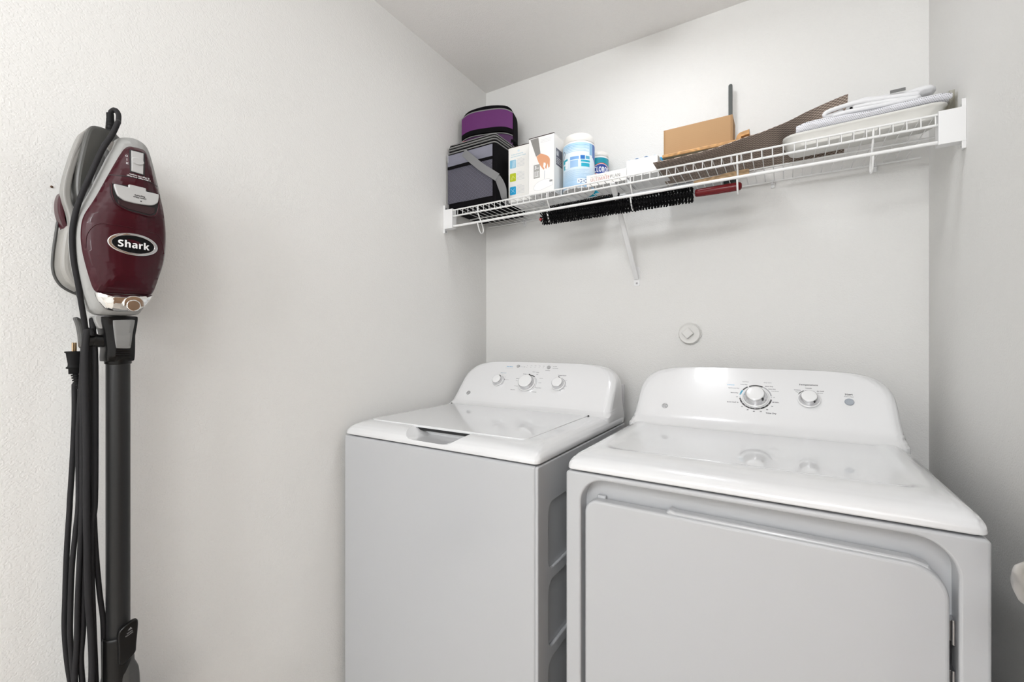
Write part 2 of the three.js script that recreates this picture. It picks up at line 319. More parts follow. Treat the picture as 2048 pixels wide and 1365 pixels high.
function consolePrint(draw) {
  return canvasTex(CW, CH, c => {
    c.fillStyle = '#ececec'; c.fillRect(0, 0, CW, CH);
    const X = x => (x + 0.36) * PX, Y = y => CH - (y - 0.99) / 0.18 * CH;
    const say = (s, x, y, mm, { color = '#2b2b2e', bold = true, align = 'center' } = {}) => { c.fillStyle = color; c.font = `${bold ? 'bold ' : ''}${Math.round(mm * PS / 1000)}px sans-serif`; c.textAlign = align; c.textBaseline = 'middle'; c.fillText(s, X(x), Y(y)); };
    const arc = (x, y, r, a0, a1, wmm, color) => { c.strokeStyle = color; c.lineWidth = wmm * PS / 1000; c.beginPath(); c.arc(X(x), Y(y), r * PS, a0 * Math.PI / 180, a1 * Math.PI / 180); c.stroke(); };
    const dot = (x, y, mm, color = '#2b2b2e') => { c.fillStyle = color; c.beginPath(); c.arc(X(x), Y(y), mm * PS / 2000, 0, 7); c.fill(); };
    const line = (x0, y0, x1, y1, mm, color) => { c.strokeStyle = color; c.lineWidth = mm * PS / 1000; c.beginPath(); c.moveTo(X(x0), Y(y0)); c.lineTo(X(x1), Y(y1)); c.stroke(); };
    draw({ c, X, Y, say, arc, dot, line });
  });
}
const FACE_TILT = Math.atan(0.8125); // face leans back from the vertical
function onFace(g, cx, x, y, lift = 0) { // put something built about z (outwards) on the slanted face
  g.rotateX(-FACE_TILT); const n = [0, Math.sin(FACE_TILT), Math.cos(FACE_TILT)];
  return at(g, cx + x, y + n[1] * lift, faceZ(y) + n[2] * lift);
}
function emblem(parent, cx, x, y) { // small round monogram badge
  const ring = new THREE.TorusGeometry(0.0085, 0.0007, 6, 28), curls = [];
  for (let k = 0; k < 4; k++) { const a = k * Math.PI / 2 + 0.5; curls.push(at(new THREE.TorusGeometry(0.0018, 0.0005, 5, 12, 4.4).rotateZ(a), 0.0066 * Math.cos(a), 0.0066 * Math.sin(a), 0.0004)); }
  const g = tube([[-0.0008, 0.003, 0.0005], [-0.003, 0.0042, 0.0005], [-0.0055, 0.0015, 0.0005], [-0.0048, -0.0028, 0.0005], [-0.0022, -0.0036, 0.0005], [-0.0012, -0.0012, 0.0005], [-0.003, -0.0006, 0.0005]], 0.0006, 24, 5);
  const e = tube([[0.0048, 0.0032, 0.0005], [0.002, 0.0044, 0.0005], [0.0014, 0.0014, 0.0005], [0.0032, 0.0006, 0.0005], [0.0012, -0.0006, 0.0005], [0.0014, -0.0036, 0.0005], [0.0042, -0.0038, 0.0005], [0.0054, -0.0022, 0.0005]], 0.0006, 28, 5);
  mesh('badge', onFace(mergeAll([ring, ...curls, g, e]), cx, x, y, 0.0008), M.steel, parent, 'small round grey monogram badge');
}
function dial(parent, cx, x, y, r, h, markAngle, c = 0.0212, rim = M.chromeSoft) { // c: radius of the cap where the skirt is 0.031
  const s = r / 0.03;
  const k = new THREE.Group(); k.name = 'knob'; parent.add(k);
  const prof = (pts) => { const g = lathe(pts.map(([a, b]) => [a * s, b]), 48); g.rotateX(Math.PI / 2); return g; };
  mesh('skirt', onFace(prof([[0, 0], [0.031, 0], [0.0318, 0.002], [0.0305, 0.0045], [0.026, 0.006], [0, 0.006]]), cx, x, y, 0.0008), M.knobWhite, k);
  mesh('chrome_ring', onFace(prof([[0.0245, -0.001], [0.0285, 0.0005], [0.0280, 0.002], [(c + 0.029) / 2, h * 0.5], [c + 0.001, h * 0.86], [c - 0.0007, h * 0.86], [c - 0.0007, 0]]), cx, x, y, 0.006), rim, k, 'bright chrome ring of the knob');
  mesh('cap', onFace(prof([[c, 0], [c, h * 0.86], [c - 0.0007, h * 0.97], [c - 0.0027, h], [c * 0.5, h + 0.0008], [0, h + 0.001]]), cx, x, y, 0.006), M.knobWhite, k);
  const m = new RoundedBoxGeometry(0.0052 * s, 0.0032 * s, h * 0.8, 2, 0.0008); m.translate(0, (c + 0.0024) * s, h * 0.5); m.rotateZ(markAngle);
  mesh('pointer', onFace(m, cx, x, y, 0.0075), M.dark, k, 'black pointer mark');
}
function roundButton(parent, cx, x, y, r, mat, name = 'button') {
  mesh(name, onFace(lathe([[0, 0], [r, 0], [r, 0.0016], [r * 0.93, 0.0028], [r * 0.8, 0.0032], [0, 0.0028]], 32).rotateX(Math.PI / 2), cx, x, y, 0.0005), mat, parent);
}
{ // washer
  const cx = -0.833, hx = 0.345, zf = -0.912;
  const t = thing('washing_machine', 'white top-loading washing machine with three control knobs in the corner beside the left wall', 'washing machine', [cx, 0, (zf + MACHINE_BACK) / 2]);
  const off = [-cx, 0, -(zf + MACHINE_BACK) / 2]; const put = (name, g, m, label, p = t) => mesh(name, (Array.isArray(g) ? mergeAll(g) : g).translate(...off), m, p, label);
  const core = rbox(cx - hx, 0.012, MACHINE_BACK, cx + hx - 0.008, SEAM - 0.003, zf, 0.007, 3);
  put('cabinet', core, M.enamel);
  const side = rrect(-zf, 0.012, -MACHINE_BACK, SEAM - 0.003, 0.006); // drawn in (depth, y), holes for the pressed panels
  for (const [y0, y1] of [[0.69, 0.853], [0.497, 0.66], [0.304, 0.467], [0.111, 0.274]]) side.holes.push(rrect(0.968, y0, 1.52, y1, 0.026, THREE.Path));
  const sg = extr(side, 0.0085, 0.0035, 3, 8); sg.rotateY(Math.PI / 2); at(sg, cx + hx - 0.0085, 0, 0); // (depth,y,z) -> x outwards, z = -depth
  put('side_panel', sg, M.enamel, 'side panel with pressed rounded recesses');
  const ev = new Evaluator(); ev.attributes = ['position', 'normal'];
  const deckB = new Brush(deckGeometry(hx, zf, MACHINE_BACK, 0.039, 0.075, 0.04, false).translate(cx, 0, 0)); deckB.updateMatrixWorld();
  const sc = new THREE.Shape(); [[-0.962, 1.03], [-0.952, 1.003], [-0.938, 0.992], [-0.916, 0.978], [-0.905, 0.9735], [-0.885, 0.972], [-0.785, 0.972], [-0.765, 0.9735], [-0.754, 0.978], [-0.732, 0.992], [-0.718, 1.003], [-0.708, 1.03]].forEach((p, i) => i ? sc.lineTo(...p) : sc.moveTo(...p));
  const scB = new Brush(new THREE.ExtrudeGeometry(sc, { depth: 0.11, bevelEnabled: false }).translate(0, 0, -1.002)); scB.updateMatrixWorld();
  const cut = ev.evaluate(deckB, scB, SUBTRACTION).geometry;
  put('top_panel', toCreasedNormals(cut.index ? cut.toNonIndexed() : cut, 0.5), M.plastic);
  const lidS = rrect(-1.137, 0.980, -0.561, 1.398, [0.022, 0.022, 0.003, 0.003]); // (x, -z)
  const lg = extr(lidS, 0.007, 0.0018, 3); lg.rotateX(-Math.PI / 2); at(lg, 0, 0.9925, 0);
  put('lid', lg, M.plastic, 'hinged flat lid with a finger notch at the front');
  put('painted_gap_shade', rbox(-0.935, 0.9835, -0.999, -0.735, 0.9915, -0.986, 0.0008, 1), M.dark);  // dark strip painted in for the shade under the lid edge
  for (const x of [-1.1415, -0.5565]) put('lid_hinge', at(new THREE.SphereGeometry(0.0035, 12, 8), x, 0.9985, -1.397), M.dark, 'small dark hinge pin');
  const conMat = M.plastic.clone(); conMat.color = lin(0.93, 0.93, 0.935);
  conMat.map = consolePrint(({ c, X, Y, say, arc, dot, line }) => {
    const blue = '#2f87c4', k = { bold: false, color: '#4a4a4e' };
    say('Deep Rinse', -0.120, 1.1457, 5.2, { color: blue }); line(-0.137, 1.1395, -0.102, 1.1395, 0.5, '#9ab'); line(-0.071, 1.1465, -0.052, 1.1465, 0.5, '#555'); dot(-0.050, 1.1465, 2.6);
    ['Fill', 'Soak', 'Wash', 'Rinse', 'Spin'].forEach((s, i) => { say(s, -0.0401 + i * 0.0185, 1.1515, 3.2, k); dot(-0.0401 + i * 0.0185, 1.1455, 2.0, '#6a5a4a'); });
    say('Start/Pause', 0.057, 1.1355, 3.6); say('Power', 0.0805, 1.1515, 3.4, { ...k, align: 'left' }); say('Lid Locked', 0.0805, 1.1445, 3.4, { ...k, align: 'left' }); dot(0.0765, 1.1515, 2); dot(0.0765, 1.1445, 2);
    say('Water Level', -0.138, 1.1205, 4.6, { color: '#3d6f93' }); say('Temperature', 0.124, 1.1205, 5.4);
    arc(-0.1459, 1.088, 0.0265, -70, 40, 1.4, '#8a8a8e'); say('Small', -0.137, 1.1125, 3, k); say('Med', -0.121, 1.105, 3, k); dot(-0.1195, 1.0965, 3); say('Precise Fill', -0.115, 1.0955, 3, { ...k, align: 'left' });
    arc(-0.0115, 1.0849, 0.040, -100, -55, 3.4, '#2a2a2c'); arc(-0.0115, 1.0849, 0.040, -50, 50, 1.6, '#b5b5b8');
    say('Colors', 0.0164, 1.1275, 4.4); say('Light', 0.018, 1.120, 3.6); say('Normal', -0.038, 1.1195, 4); say('Medium', 0.000, 1.1285, 3.4, k);
    say('Delicates', 0.034, 1.1065, 3.6, { ...k, align: 'left' }); say('Casuals', 0.036, 1.0905, 3.6, { ...k, align: 'left' }); say('Speed Wash', 0.034, 1.0725, 3.6, { align: 'left' }); say('Drain & Spin', 0.020, 1.0575, 3.6, { align: 'left' });
    say('Whites', -0.054, 1.1015, 4.4, { align: 'right' }); say('Normal', -0.054, 1.0935, 3.4, { ...k, align: 'right' }); say('Heavy', -0.054, 1.075, 3.4, { ...k, align: 'right' }); dot(-0.051, 1.0745, 3); say('Bulky Items', -0.054, 1.0605, 3.6, { align: 'right' }); dot(0.0295, 1.0745, 3.4, '#777');
    arc(0.1215, 1.0877, 0.0275, -120, 70, 1.6, '#a0a0a4'); [['Cold', 0.128, 1.1115], ['Cool', 0.146, 1.1035], ['Colors', 0.1515, 1.0845], ['Warm', 0.1475, 1.0745], ['Hot', 0.137, 1.0675]].forEach(([s, x, y]) => say(s, x, y, 3.2, k));
  });
  put('console', consoleGeometry(cx, 0.9950, 0.022), conMat, 'slanted control console with printed settings');
  const deferred = [];
  const fake = { add(o) { deferred.push(o); t.add(o); } }; // built in room metres, then shifted to the machine's base
  dial(fake, cx, -0.1459, 1.088, 0.0225, 0.014, -0.5, 0.0245); dial(fake, cx, -0.0115, 1.0849, 0.0335, 0.018, -0.35, 0.0250); dial(fake, cx, 0.1215, 1.0877, 0.0245, 0.015, -0.1, 0.0245);
  const grey = std(lin(0.42, 0.42, 0.42), 0.45); roundButton(fake, cx, -0.0807, 1.1479, 0.0066, grey); roundButton(fake, cx, 0.0571, 1.1472, 0.0074, grey);
  emblem(fake, cx, -0.2649, 1.0384);
  for (const o of deferred) o.position.set(...off);
}
{ // dryer
  const cx = -0.0804, hx = 0.343, zf = -0.9266;
  const t = thing('dryer', 'white front-loading clothes dryer with a broad blank door and two control knobs', 'dryer', [cx, 0, (zf + MACHINE_BACK) / 2]);
  const off = [-cx, 0, -(zf + MACHINE_BACK) / 2]; const put = (name, g, m, label, p = t) => mesh(name, (Array.isArray(g) ? mergeAll(g) : g).translate(...off), m, p, label);
  const front = rrect(cx - hx, 0.012, cx + hx, SEAM - 0.003, 0.007);
  front.holes.push(rrect(cx - 0.3075, 0.20, cx + 0.3075, 0.9435, [0.03, 0.03, 0.055, 0.055], THREE.Path));
  const frame = extr(front, 0.042, 0.0045, 4, 10); at(frame, 0, 0, zf - 0.042);
  put('cabinet', [rbox(cx - hx, 0.012, MACHINE_BACK, cx + hx, SEAM - 0.003, zf - 0.036, 0.006, 2), frame], M.enamel);
  const door = extr(rrect(cx - 0.2985, 0.21, cx + 0.2985, 0.898, [0.03, 0.03, 0.048, 0.030]), 0.028, 0.006, 4, 10); at(door, 0, 0, zf - 0.030);
  const d = put('door', door, M.enamel, 'large flat white door');
  const lip = new THREE.Shape(); [[-0.197, 0.88], [-0.205, 0.9005], [-0.198, 0.9075], [-0.188, 0.9045], [0.175, 0.9025], [0.195, 0.897], [0.203, 0.88]].forEach((p, i) => i ? lip.lineTo(...p) : lip.moveTo(...p));
  const lp = mesh('pull_lip', at(extr(lip, 0.024, 0.005, 3), 0, 0, zf - 0.0315).translate(...off), M.enamel, d);
  const nub = rbox(-0.358, 0.892, zf - 0.034, -0.338, 0.9035, zf - 0.024, 0.003); mesh('door_catch', nub.translate(...off), M.enamel, d);
  for (const y of [0.800, 0.722]) { const h = new THREE.Group(); h.name = 'door_hinge'; t.add(h);
    put('hinge_plate', rbox(0.2175, y - 0.016, zf - 0.036, 0.2275, y + 0.016, zf - 0.016, 0.001, 1), M.steel, undefined, h); put('hinge_pin', [rod([0.2235, y - 0.019, zf - 0.012], [0.2235, y + 0.019, zf - 0.012], 0.0024)], M.steel, undefined, h); }
  put('hinge_gap_shadow', rbox(0.2185, 0.715, zf - 0.0385, 0.2285, 0.806, zf - 0.034, 0.001, 1), M.dark).name = 'painted_hinge_shadow';  // dark strip standing in for the shade behind the hinges
  put('top_panel', deckGeometry(hx, zf, MACHINE_BACK, 0.039, 0.082, 0.042, true).translate(cx, 0, 0), M.plastic);
  const conMat = M.plastic.clone(); conMat.color = lin(0.93, 0.93, 0.935);
  conMat.map = consolePrint(({ say, arc, dot }) => {
    const kx = 0.0098, ky = 1.0845, k = { bold: false, color: '#4a4a4e' }, R = { align: 'right' }, L = { align: 'left' };
    arc(kx, ky, 0.0405, 8, 172, 4.2, '#2a2a2c'); for (let i = 0; i < 9; i++) { const a = (14 + i * 19) * Math.PI / 180; dot(kx + 0.0405 * Math.cos(a), ky - 0.0405 * Math.sin(a) / 1.2885, 2, '#eee'); }
    arc(kx, ky, 0.0405, 188, 212, 4.2, '#2196b8'); dot(kx - 0.0395, ky + 0.006, 2, '#eee'); arc(kx, ky, 0.0405, 214, 238, 4.2, '#303033'); arc(kx, ky, 0.0405, 244, 296, 4.2, '#2f2f32'); arc(kx, ky, 0.0405, 298, 352, 3.2, '#a9a9ad');
    dot(kx - 0.0405, ky, 1.8, '#2196b8'); dot(kx + 0.0405, ky + 0.001, 1.8);
    say('Cottons', -0.058, 1.1155, 5.4, { color: '#5da9d6' }); say('Optimum Dry', -0.034, 1.1065, 4.6, { ...R, color: '#55575c' }); say('More Dry', -0.036, 1.0935, 4.8, R); say('Off', -0.036, 1.0825, 4, { ...k, ...R }); say('Quick Fluff 10', -0.034, 1.0675, 4.8, R);
    say('Less Dry', -0.022, 1.1180, 4.6, { color: '#55575c' }); say('Cool Down', -0.018, 1.1255, 3.6, k); say('Easy Care', 0.040, 1.1255, 4.4, { color: '#9a9aa0' }); say('More Dry', 0.0335, 1.1155, 4.8, L); say('Less Dry', 0.042, 1.1085, 4.8, L); say('Cool Down', 0.050, 1.1030, 3.8, { ...k, ...L });
    say('Off', 0.054, 1.086, 4, { ...k, ...L }); say('80 Min.', 0.053, 1.0735, 5, L);
    [['20', -0.024, 1.0567], ['30', -0.009, 1.0495], ['40', 0.0072, 1.0465], ['50', 0.0247, 1.0475], ['60', 0.0405, 1.0535], ['70', 0.0525, 1.0625]].forEach(([s, x, y]) => say(s, x, y, 4.6)); say('Time Dry', 0.050, 1.0445, 6);
    const tx = 0.141; say('Temperature', tx, 1.1245, 7); arc(tx, 1.0896, 0.0262, 205, 245, 3, '#2f2f32'); arc(tx, 1.0896, 0.0262, 252, 300, 2, '#77777b'); say('Cottons', 0.114, 1.1095, 4.2); say('Regular', 0.116, 1.1045, 3.6, k); say('Casuals', 0.141, 1.1155, 4.2); say('Air Fluff', 0.160, 1.1085, 4.4, L); say('No Heat', 0.161, 1.1035, 3.6, { ...k, ...L });
    say('Start', 0.2315, 1.1045, 7.4); say('Push to Start', 0.2315, 1.0985, 3.6, k);
  });
  put('console', consoleGeometry(cx, 0.9935, 0.030), conMat, 'slanted control console with printed drying settings');
  const deferred = [], fake = { add(o) { deferred.push(o); t.add(o); } };
  dial(fake, cx, 0.0098, 1.0830, 0.0330, 0.020, 4.0); dial(fake, cx, 0.141, 1.0860, 0.0262, 0.015, 3.75);
  roundButton(fake, cx, 0.2313, 1.0854, 0.0105, M.plasticGrey, 'start_button');
  emblem(fake, cx, -0.2413, 1.044);
  for (const o of deferred) o.position.set(...off);
}

// ---------- back wall fittings ----------
{ // threaded drain plug with a square head, painted with the wall
  const t = thing('cleanout_cap', 'painted round drain plug with square head on the back wall', 'pipe cap', [-0.2915, 1.2765, BACK]);
  const ragged = []; for (let k = 0; k < 40; k++) ragged.push([0.040 * Math.cos(k / 40 * 6.283) * (0.95 + 0.08 * rnd()), 0.040 * Math.sin(k / 40 * 6.283) * (0.95 + 0.08 * rnd())]);
  mesh('collar', extr(shapeOf(smooth(ragged, 120)), 0.008, 0.003, 2), M.pipePaint, t);
  mesh('rim', lathe([[0.026, 0.006], [0.037, 0.006], [0.0365, 0.015], [0.033, 0.0175], [0.0315, 0.013], [0, 0.013]], 40).rotateX(Math.PI / 2), M.pipePaint, t);
  const sq = new RoundedBoxGeometry(0.030, 0.030, 0.020, 3, 0.003); sq.rotateZ(0.72); at(sq, -0.004, 0.002, 0.021); mesh('square_head', sq, M.pipePaint, t);
}
{ const t = thing('outlet_box', 'white plastic utility box on the back wall behind the washing machine', 'outlet box', [-0.552, 0.945, BACK]);
  mesh('cover_plate', rbox(-0.075, 0, 0, 0.020, 0.135, 0.012, 0.004), M.white, t); mesh('recess', rbox(-0.060, 0.014, 0.010, 0.010, 0.120, 0.0135, 0.002), M.trim, t); }

{ const m = mesh('nail', lathe([[0, 0], [0.0009, 0], [0.0009, 0.004], [0.0022, 0.0042], [0.0022, 0.0052], [0, 0.0056]], 14).rotateZ(-Math.PI / 2), std(lin(0.12, 0.06, 0.03), 0.6)); m.position.set(LEFT - 0.0036, 1.5458, -0.2630); tag(m, 'tiny brown nail in the left wall beside the vacuum handle', 'nail'); }

// ---------- wire shelf ----------
const SY = 1.7835, SZ = -1.415;
{
  const t = thing('wire_shelf', 'white vinyl coated wire shelf with hanging rod spanning the back wall', 'shelf', [0, SY, SZ]);
  const G = (x, y, z) => [x, y - SY, z - SZ]; const xl = -1.146, xr = 0.312;
  const rail = (name, y, z, r, x0 = xl, x1 = xr) => mesh(name, rod(G(x0, y, z), G(x1, y, z), r), M.wire, t);
  rail('front_rail', 1.7835, -1.415, 0.0030, -1.150, 0.314); rail('lip_rail', 1.7595, -1.4165, 0.0034, -1.150, 0.314); rail('hanging_rod', 1.7187, -1.418, 0.0047, -1.153, 0.317); rail('cross_rail', 1.7795, -1.555, 0.0024, -1.168, 0.335); rail('back_rail', 1.7795, -1.706, 0.0030, -1.172, 0.338);
  const cross = tube([G(0, 1.7575, -1.413), G(0, 1.775, -1.4125), G(0, 1.7845, -1.4145), G(0, 1.7855, -1.420), G(0, 1.7835, -1.45), G(0, 1.7832, -1.56), G(0, 1.7832, -1.709)], 0.00125, 30, 6, false, 0.3);
  for (let k = 0; k < 57; k++) { const m = mesh('deck_wire', cross, M.wire, t); m.position.x = -1.123 + k * 0.02551; }
  const hook = tube([G(0, 1.7835, -1.4175), G(0, 1.760, -1.4195), G(0, 1.735, -1.436), G(0, 1.708, -1.4545), G(0, 1.693, -1.4585), G(0, 1.682, -1.4530), G(0, 1.6805, -1.4430), G(0, 1.688, -1.4325), G(0, 1.705, -1.4235), G(0, 1.7145, -1.4205)], 0.0026, 48, 8);
  for (const x of [-1.0287, -0.7224, -0.4214, -0.1132, 0.1917]) { const m = mesh('rod_hook', hook, M.wire, t); m.position.x = x; }
  for (const [side, x] of [[1, LEFT], [-1, RIGHT]]) { const b = new THREE.Group(); b.name = 'end_bracket'; b.position.set(x, 0, 0); t.add(b);
    const bx = (x0, y0, z0, x1, y1, z1, r) => rbox(Math.min(side * x0, side * x1), y0 - SY, z0 - SZ, Math.max(side * x0, side * x1), y1 - SY, z1 - SZ, r);
    mesh('bracket_plate', [bx(0.0, 1.713, -1.414, 0.048, 1.790, -1.4095, 0.0015), bx(0, 1.711, -1.436, 0.048, 1.7145, -1.4095, 0.001), bx(0.044, 1.713, -1.436, 0.048, 1.790, -1.410, 0.001)], M.white, b);
    mesh('wall_flange', bx(0, 1.697, -1.436, 0.003, 1.806, -1.411, 0.001), M.white, b);
    mesh('flange_edge', bx(0, 1.694, -1.4135, 0.008, 1.809, -1.4105, 0.001), M.white, b);
    for (const y of [1.799, 1.7025]) mesh('screw', at(lathe([[0, 0], [0.004, 0], [0.0035, 0.002], [0.0015, 0.003], [0, 0.002]], 14).rotateZ(-side * Math.PI / 2), side * 0.003, y - SY, -1.424 - SZ), M.steel, b);
  }
  { const b = new THREE.Group(); b.name = 'support_brace'; b.position.set(...G(-0.4849, 1.478, BACK)); t.add(b);
    mesh('brace_foot', at(extr(rrect(-0.0115, -0.014, 0.0115, 0.06, [0.004, 0.004, 0.010, 0.010]), 0.003, 0.001), 0, 0, 0), M.white, b);
    const sh = rrect(-0.009, -0.0035, 0.009, 0.0035, 0.0034), len = Math.hypot(0.285, 0.287), br = extr(sh, len, 0.001); br.rotateX(-Math.PI / 4); at(br, 0, 0.012, 0.006); mesh('brace_bar', br, M.white, b);
    mesh('screw', at(lathe([[0, 0], [0.004, 0], [0.003, 0.002], [0, 0.0022]], 14).rotateX(Math.PI / 2), 0, -0.004, 0.003), M.steel, b);
  }
  for (const x of [-0.985, -0.655, -0.36, -0.03, 0.235]) { const c = new THREE.Group(); c.name = 'wall_clip'; c.position.set(...G(x, 1.775, BACK)); t.add(c);
    mesh('clip_body', [rbox(-0.006, -0.014, 0, 0.006, 0.010, 0.006, 0.002), at(new THREE.TorusGeometry(0.0048, 0.0016, 8, 20, 4.6).rotateY(Math.PI / 2), 0, 0.0045, 0.014), rbox(-0.004, -0.004, 0.004, 0.004, 0, 0.013, 0.001)], M.white, c); }
}
const TOP = SY + 0.0025; // where things stand on the deck wires

// ---------- things on the shelf ----------
{ // grey and black cooler bag
  const x0 = -1.190, x1 = -0.952, zf = -1.430, zb = -1.672, h = 0.276;
  const t = thing('cooler_bag', 'grey and black lunch cooler bag with mesh front pocket and loose strap', 'bag', [(x0 + x1) / 2, TOP, (zf + zb) / 2]);
  const w = (x1 - x0) / 2, d = (zf - zb) / 2;
  const ring = (hx, hz, y, r = 0.015, bulge = 0) => plan(hx, hz, -hz, r, y).map(p => [p[0] , p[1], p[2]]);
  mesh('body', loft([ring(w - 0.02, d - 0.02, 0, 0.02), ring(w - 0.004, d - 0.004, 0.002), ring(w, d, 0.012), ring(w + 0.002, d + 0.001, 0.12), ring(w, d, 0.235), ring(w - 0.001, d - 0.001, 0.238)], { cap0: true, cap1: true }), M.bagBlack, t);
  const bands = [[0.236, 0.2425, M.bagTrim, 0.001], [0.2425, 0.249, M.bagBlack, -0.001], [0.249, 0.2545, M.bagTrim, 0.001], [0.2545, 0.259, M.bagBlack, -0.0015], [0.259, 0.2655, M.bagTrim, 0.0005], [0.2655, 0.2705, M.bagBlack, -0.002], [0.2705, 0.276, M.bagTrim, -0.003]];
  for (const [a, b, m, o] of bands) mesh(m === M.bagTrim ? 'trim_band' : 'zipper_band', loft([ring(w + o - 0.003, d + o - 0.003, a), ring(w + o, d + o, a + 0.0012), ring(w + o, d + o, b - 0.0012), ring(w + o - 0.003, d + o - 0.003, b)], { cap0: true, cap1: true }), m, t);
  const mt = M.bagMesh.clone(); mt.map = meshColor.clone(); mt.map.repeat.set(1.6, 1.2); mt.map.needsUpdate = true;
  const bow = (u, v, a) => a * Math.sin(Math.PI * u) * Math.sin(Math.PI * Math.min(1, v * 1.05));
  const xa = -w + 0.004, xb = w - 0.012;
  mesh('mesh_pocket', sheet((u, v) => [xa + (xb - xa) * u, 0.030 + 0.142 * v - 0.006 * u * 0, d + 0.0025 + bow(u, v, 0.010) + 0.0025 * Math.sin(u * 9) * Math.sin(v * 5 + u * 4)], 28, 20, 0.002), mt, t, 'mesh pocket of black net over grey lining');
  mesh('pocket_binding', sheet((u, v) => [xa + (xb - xa) * u, 0.171 + 0.012 * v, d + 0.004 + bow(u, 0.8, 0.004)], 20, 2, 0.003), M.bagBlack, t);
  mesh('front_panel', sheet((u, v) => [xa + (xb - xa) * u, 0.184 + 0.046 * v, d + 0.003 + bow(u, v, 0.006)], 20, 8, 0.002), M.bagGrey, t, 'lilac grey upper panel');
  const P = [[-1.098, 2.010, -1.420], [-1.055, 1.972, -1.414], [-1.006, 1.930, -1.410], [-0.955, 1.893, -1.408], [-0.926, 1.872, -1.406], [-0.914, 1.848, -1.407], [-0.905, 1.820, -1.412], [-0.905, 1.797, -1.420], [-0.915, 1.790, -1.450], [-0.930, 1.7885, -1.480]].map(p => V3(p[0] - (x0 + x1) / 2, p[1] - TOP, p[2] - (zf + zb) / 2));
  const cv = new THREE.CatmullRomCurve3(P.slice(0, 5)), cv2 = new THREE.CatmullRomCurve3(P.slice(4));
  mesh('strap', sheet((u, v) => { const p = cv.getPoint(u), q = (v - 0.5) * 0.030; return [p.x + q * 0.62, p.y + q * 0.78, p.z]; }, 24, 2, 0.0025), M.strap, t, 'grey webbing strap');
  mesh('strap', sheet((u, v) => { const p = cv2.getPoint(u), q = (v - 0.5) * (0.026 + 0.01 * Math.sin(Math.PI * Math.min(1, u * 1.5))); return [p.x + q * 0.95, p.y + q * 0.3 * (1 - u), p.z + q * 0.3]; }, 28, 2, 0.003), M.strap, t, 'hanging end of the webbing strap');
  mesh('zipper_pull', at(rbox(-0.003, -0.032, -0.002, 0.003, 0.004, 0.002, 0.0015), -w + 0.004, 0.232, d + 0.004), M.steel, t);
}
{ // purple bag on top of it
  const t = thing('lunch_bag', 'purple lunch bag with black trim resting on top of the grey cooler bag', 'bag', [-1.072, TOP + 0.2775, -1.568], 0.27);
  const hw = 0.116, d = 0.046;
  const ol = smooth([[-hw + 0.006, 0], [-hw, 0.03], [-hw, 0.10], [-hw + 0.003, 0.135], [-hw + 0.016, 0.158], [-0.07, 0.172], [0, 0.180], [0.07, 0.172], [hw - 0.016, 0.158], [hw - 0.003, 0.135], [hw, 0.10], [hw, 0.03], [hw - 0.006, 0]], 80);
  const slab = (k, z0, z1, b) => at(extr(shapeOf(ol.map(p => [p[0] * k, p[1] * k + (1 - k) * 0.06])), z1 - z0, b, 3), 0, 0, z0);
  mesh('body', slab(0.985, -d, d - 0.006, 0.012), M.bagBlack, t);
  const inner = (y0, y1, z, m, name, amp, lab) => mesh(name, sheet((u, v) => { const x = (u - 0.5) * 2 * (hw - 0.0035), e = Math.pow(Math.abs(x) / hw, 4), yy = (y0 + (y1 - y0) * v) - amp * e * 0.016; return [x, yy, z + 0.004 * Math.cos(x / hw * 1.4) - 0.010 * e]; }, 36, 6, 0.003), m, t, lab);
  inner(0.075, 0.150, d, M.purple, 'front_panel', 1.2, 'bright purple front panel'); inner(0.148, 0.152, d + 0.001, M.bagTrim, 'piping', 1.4); inner(0.056, 0.075, d + 0.001, M.bagBlack, 'zipper_band', 1.0); inner(0.047, 0.050, d + 0.002, M.bagTrim, 'piping', 1.0); inner(0.004, 0.046, d - 0.002, M.purpleDark, 'pocket', 1.0, 'dark purple lower pocket');
  mesh('side_tag', rbox(-hw + 0.010, 0.002, d - 0.002, -hw + 0.030, 0.034, d + 0.004, 0.002), M.redTag, t, 'small red tag');
}
function printedBox(name, label, [x0, y0, z0, x1, y1, z1], draw, frontW, frontH, extra) {
  const t = thing(name, label, 'box', [(x0 + x1) / 2, y0, (z0 + z1) / 2]); const w = (x1 - x0) / 2, h = y1 - y0, d = (z1 - z0) / 2;
  mesh('carton', rbox(-w, 0, -d, w, h, d, 0.0012, 2), M.paper, t);
  const tex = canvasTex(frontW, frontH, draw); const g = new THREE.PlaneGeometry(2 * w - 0.002, h - 0.002); at(g, 0, h / 2, d + 0.0003);
  mesh('front_print', g, std(0xffffff, 0.55, { map: tex }), t);
  mesh('top_edge', [rbox(-w, h - 0.0008, d - 0.006, w, h + 0.0022, d + 0.0008, 0.0006, 1)], std(lin(0.035, 0.018, 0.014), 0.8), t);
  return { t, w, h, d };
}
const P = 4; // canvas pixels per millimetre
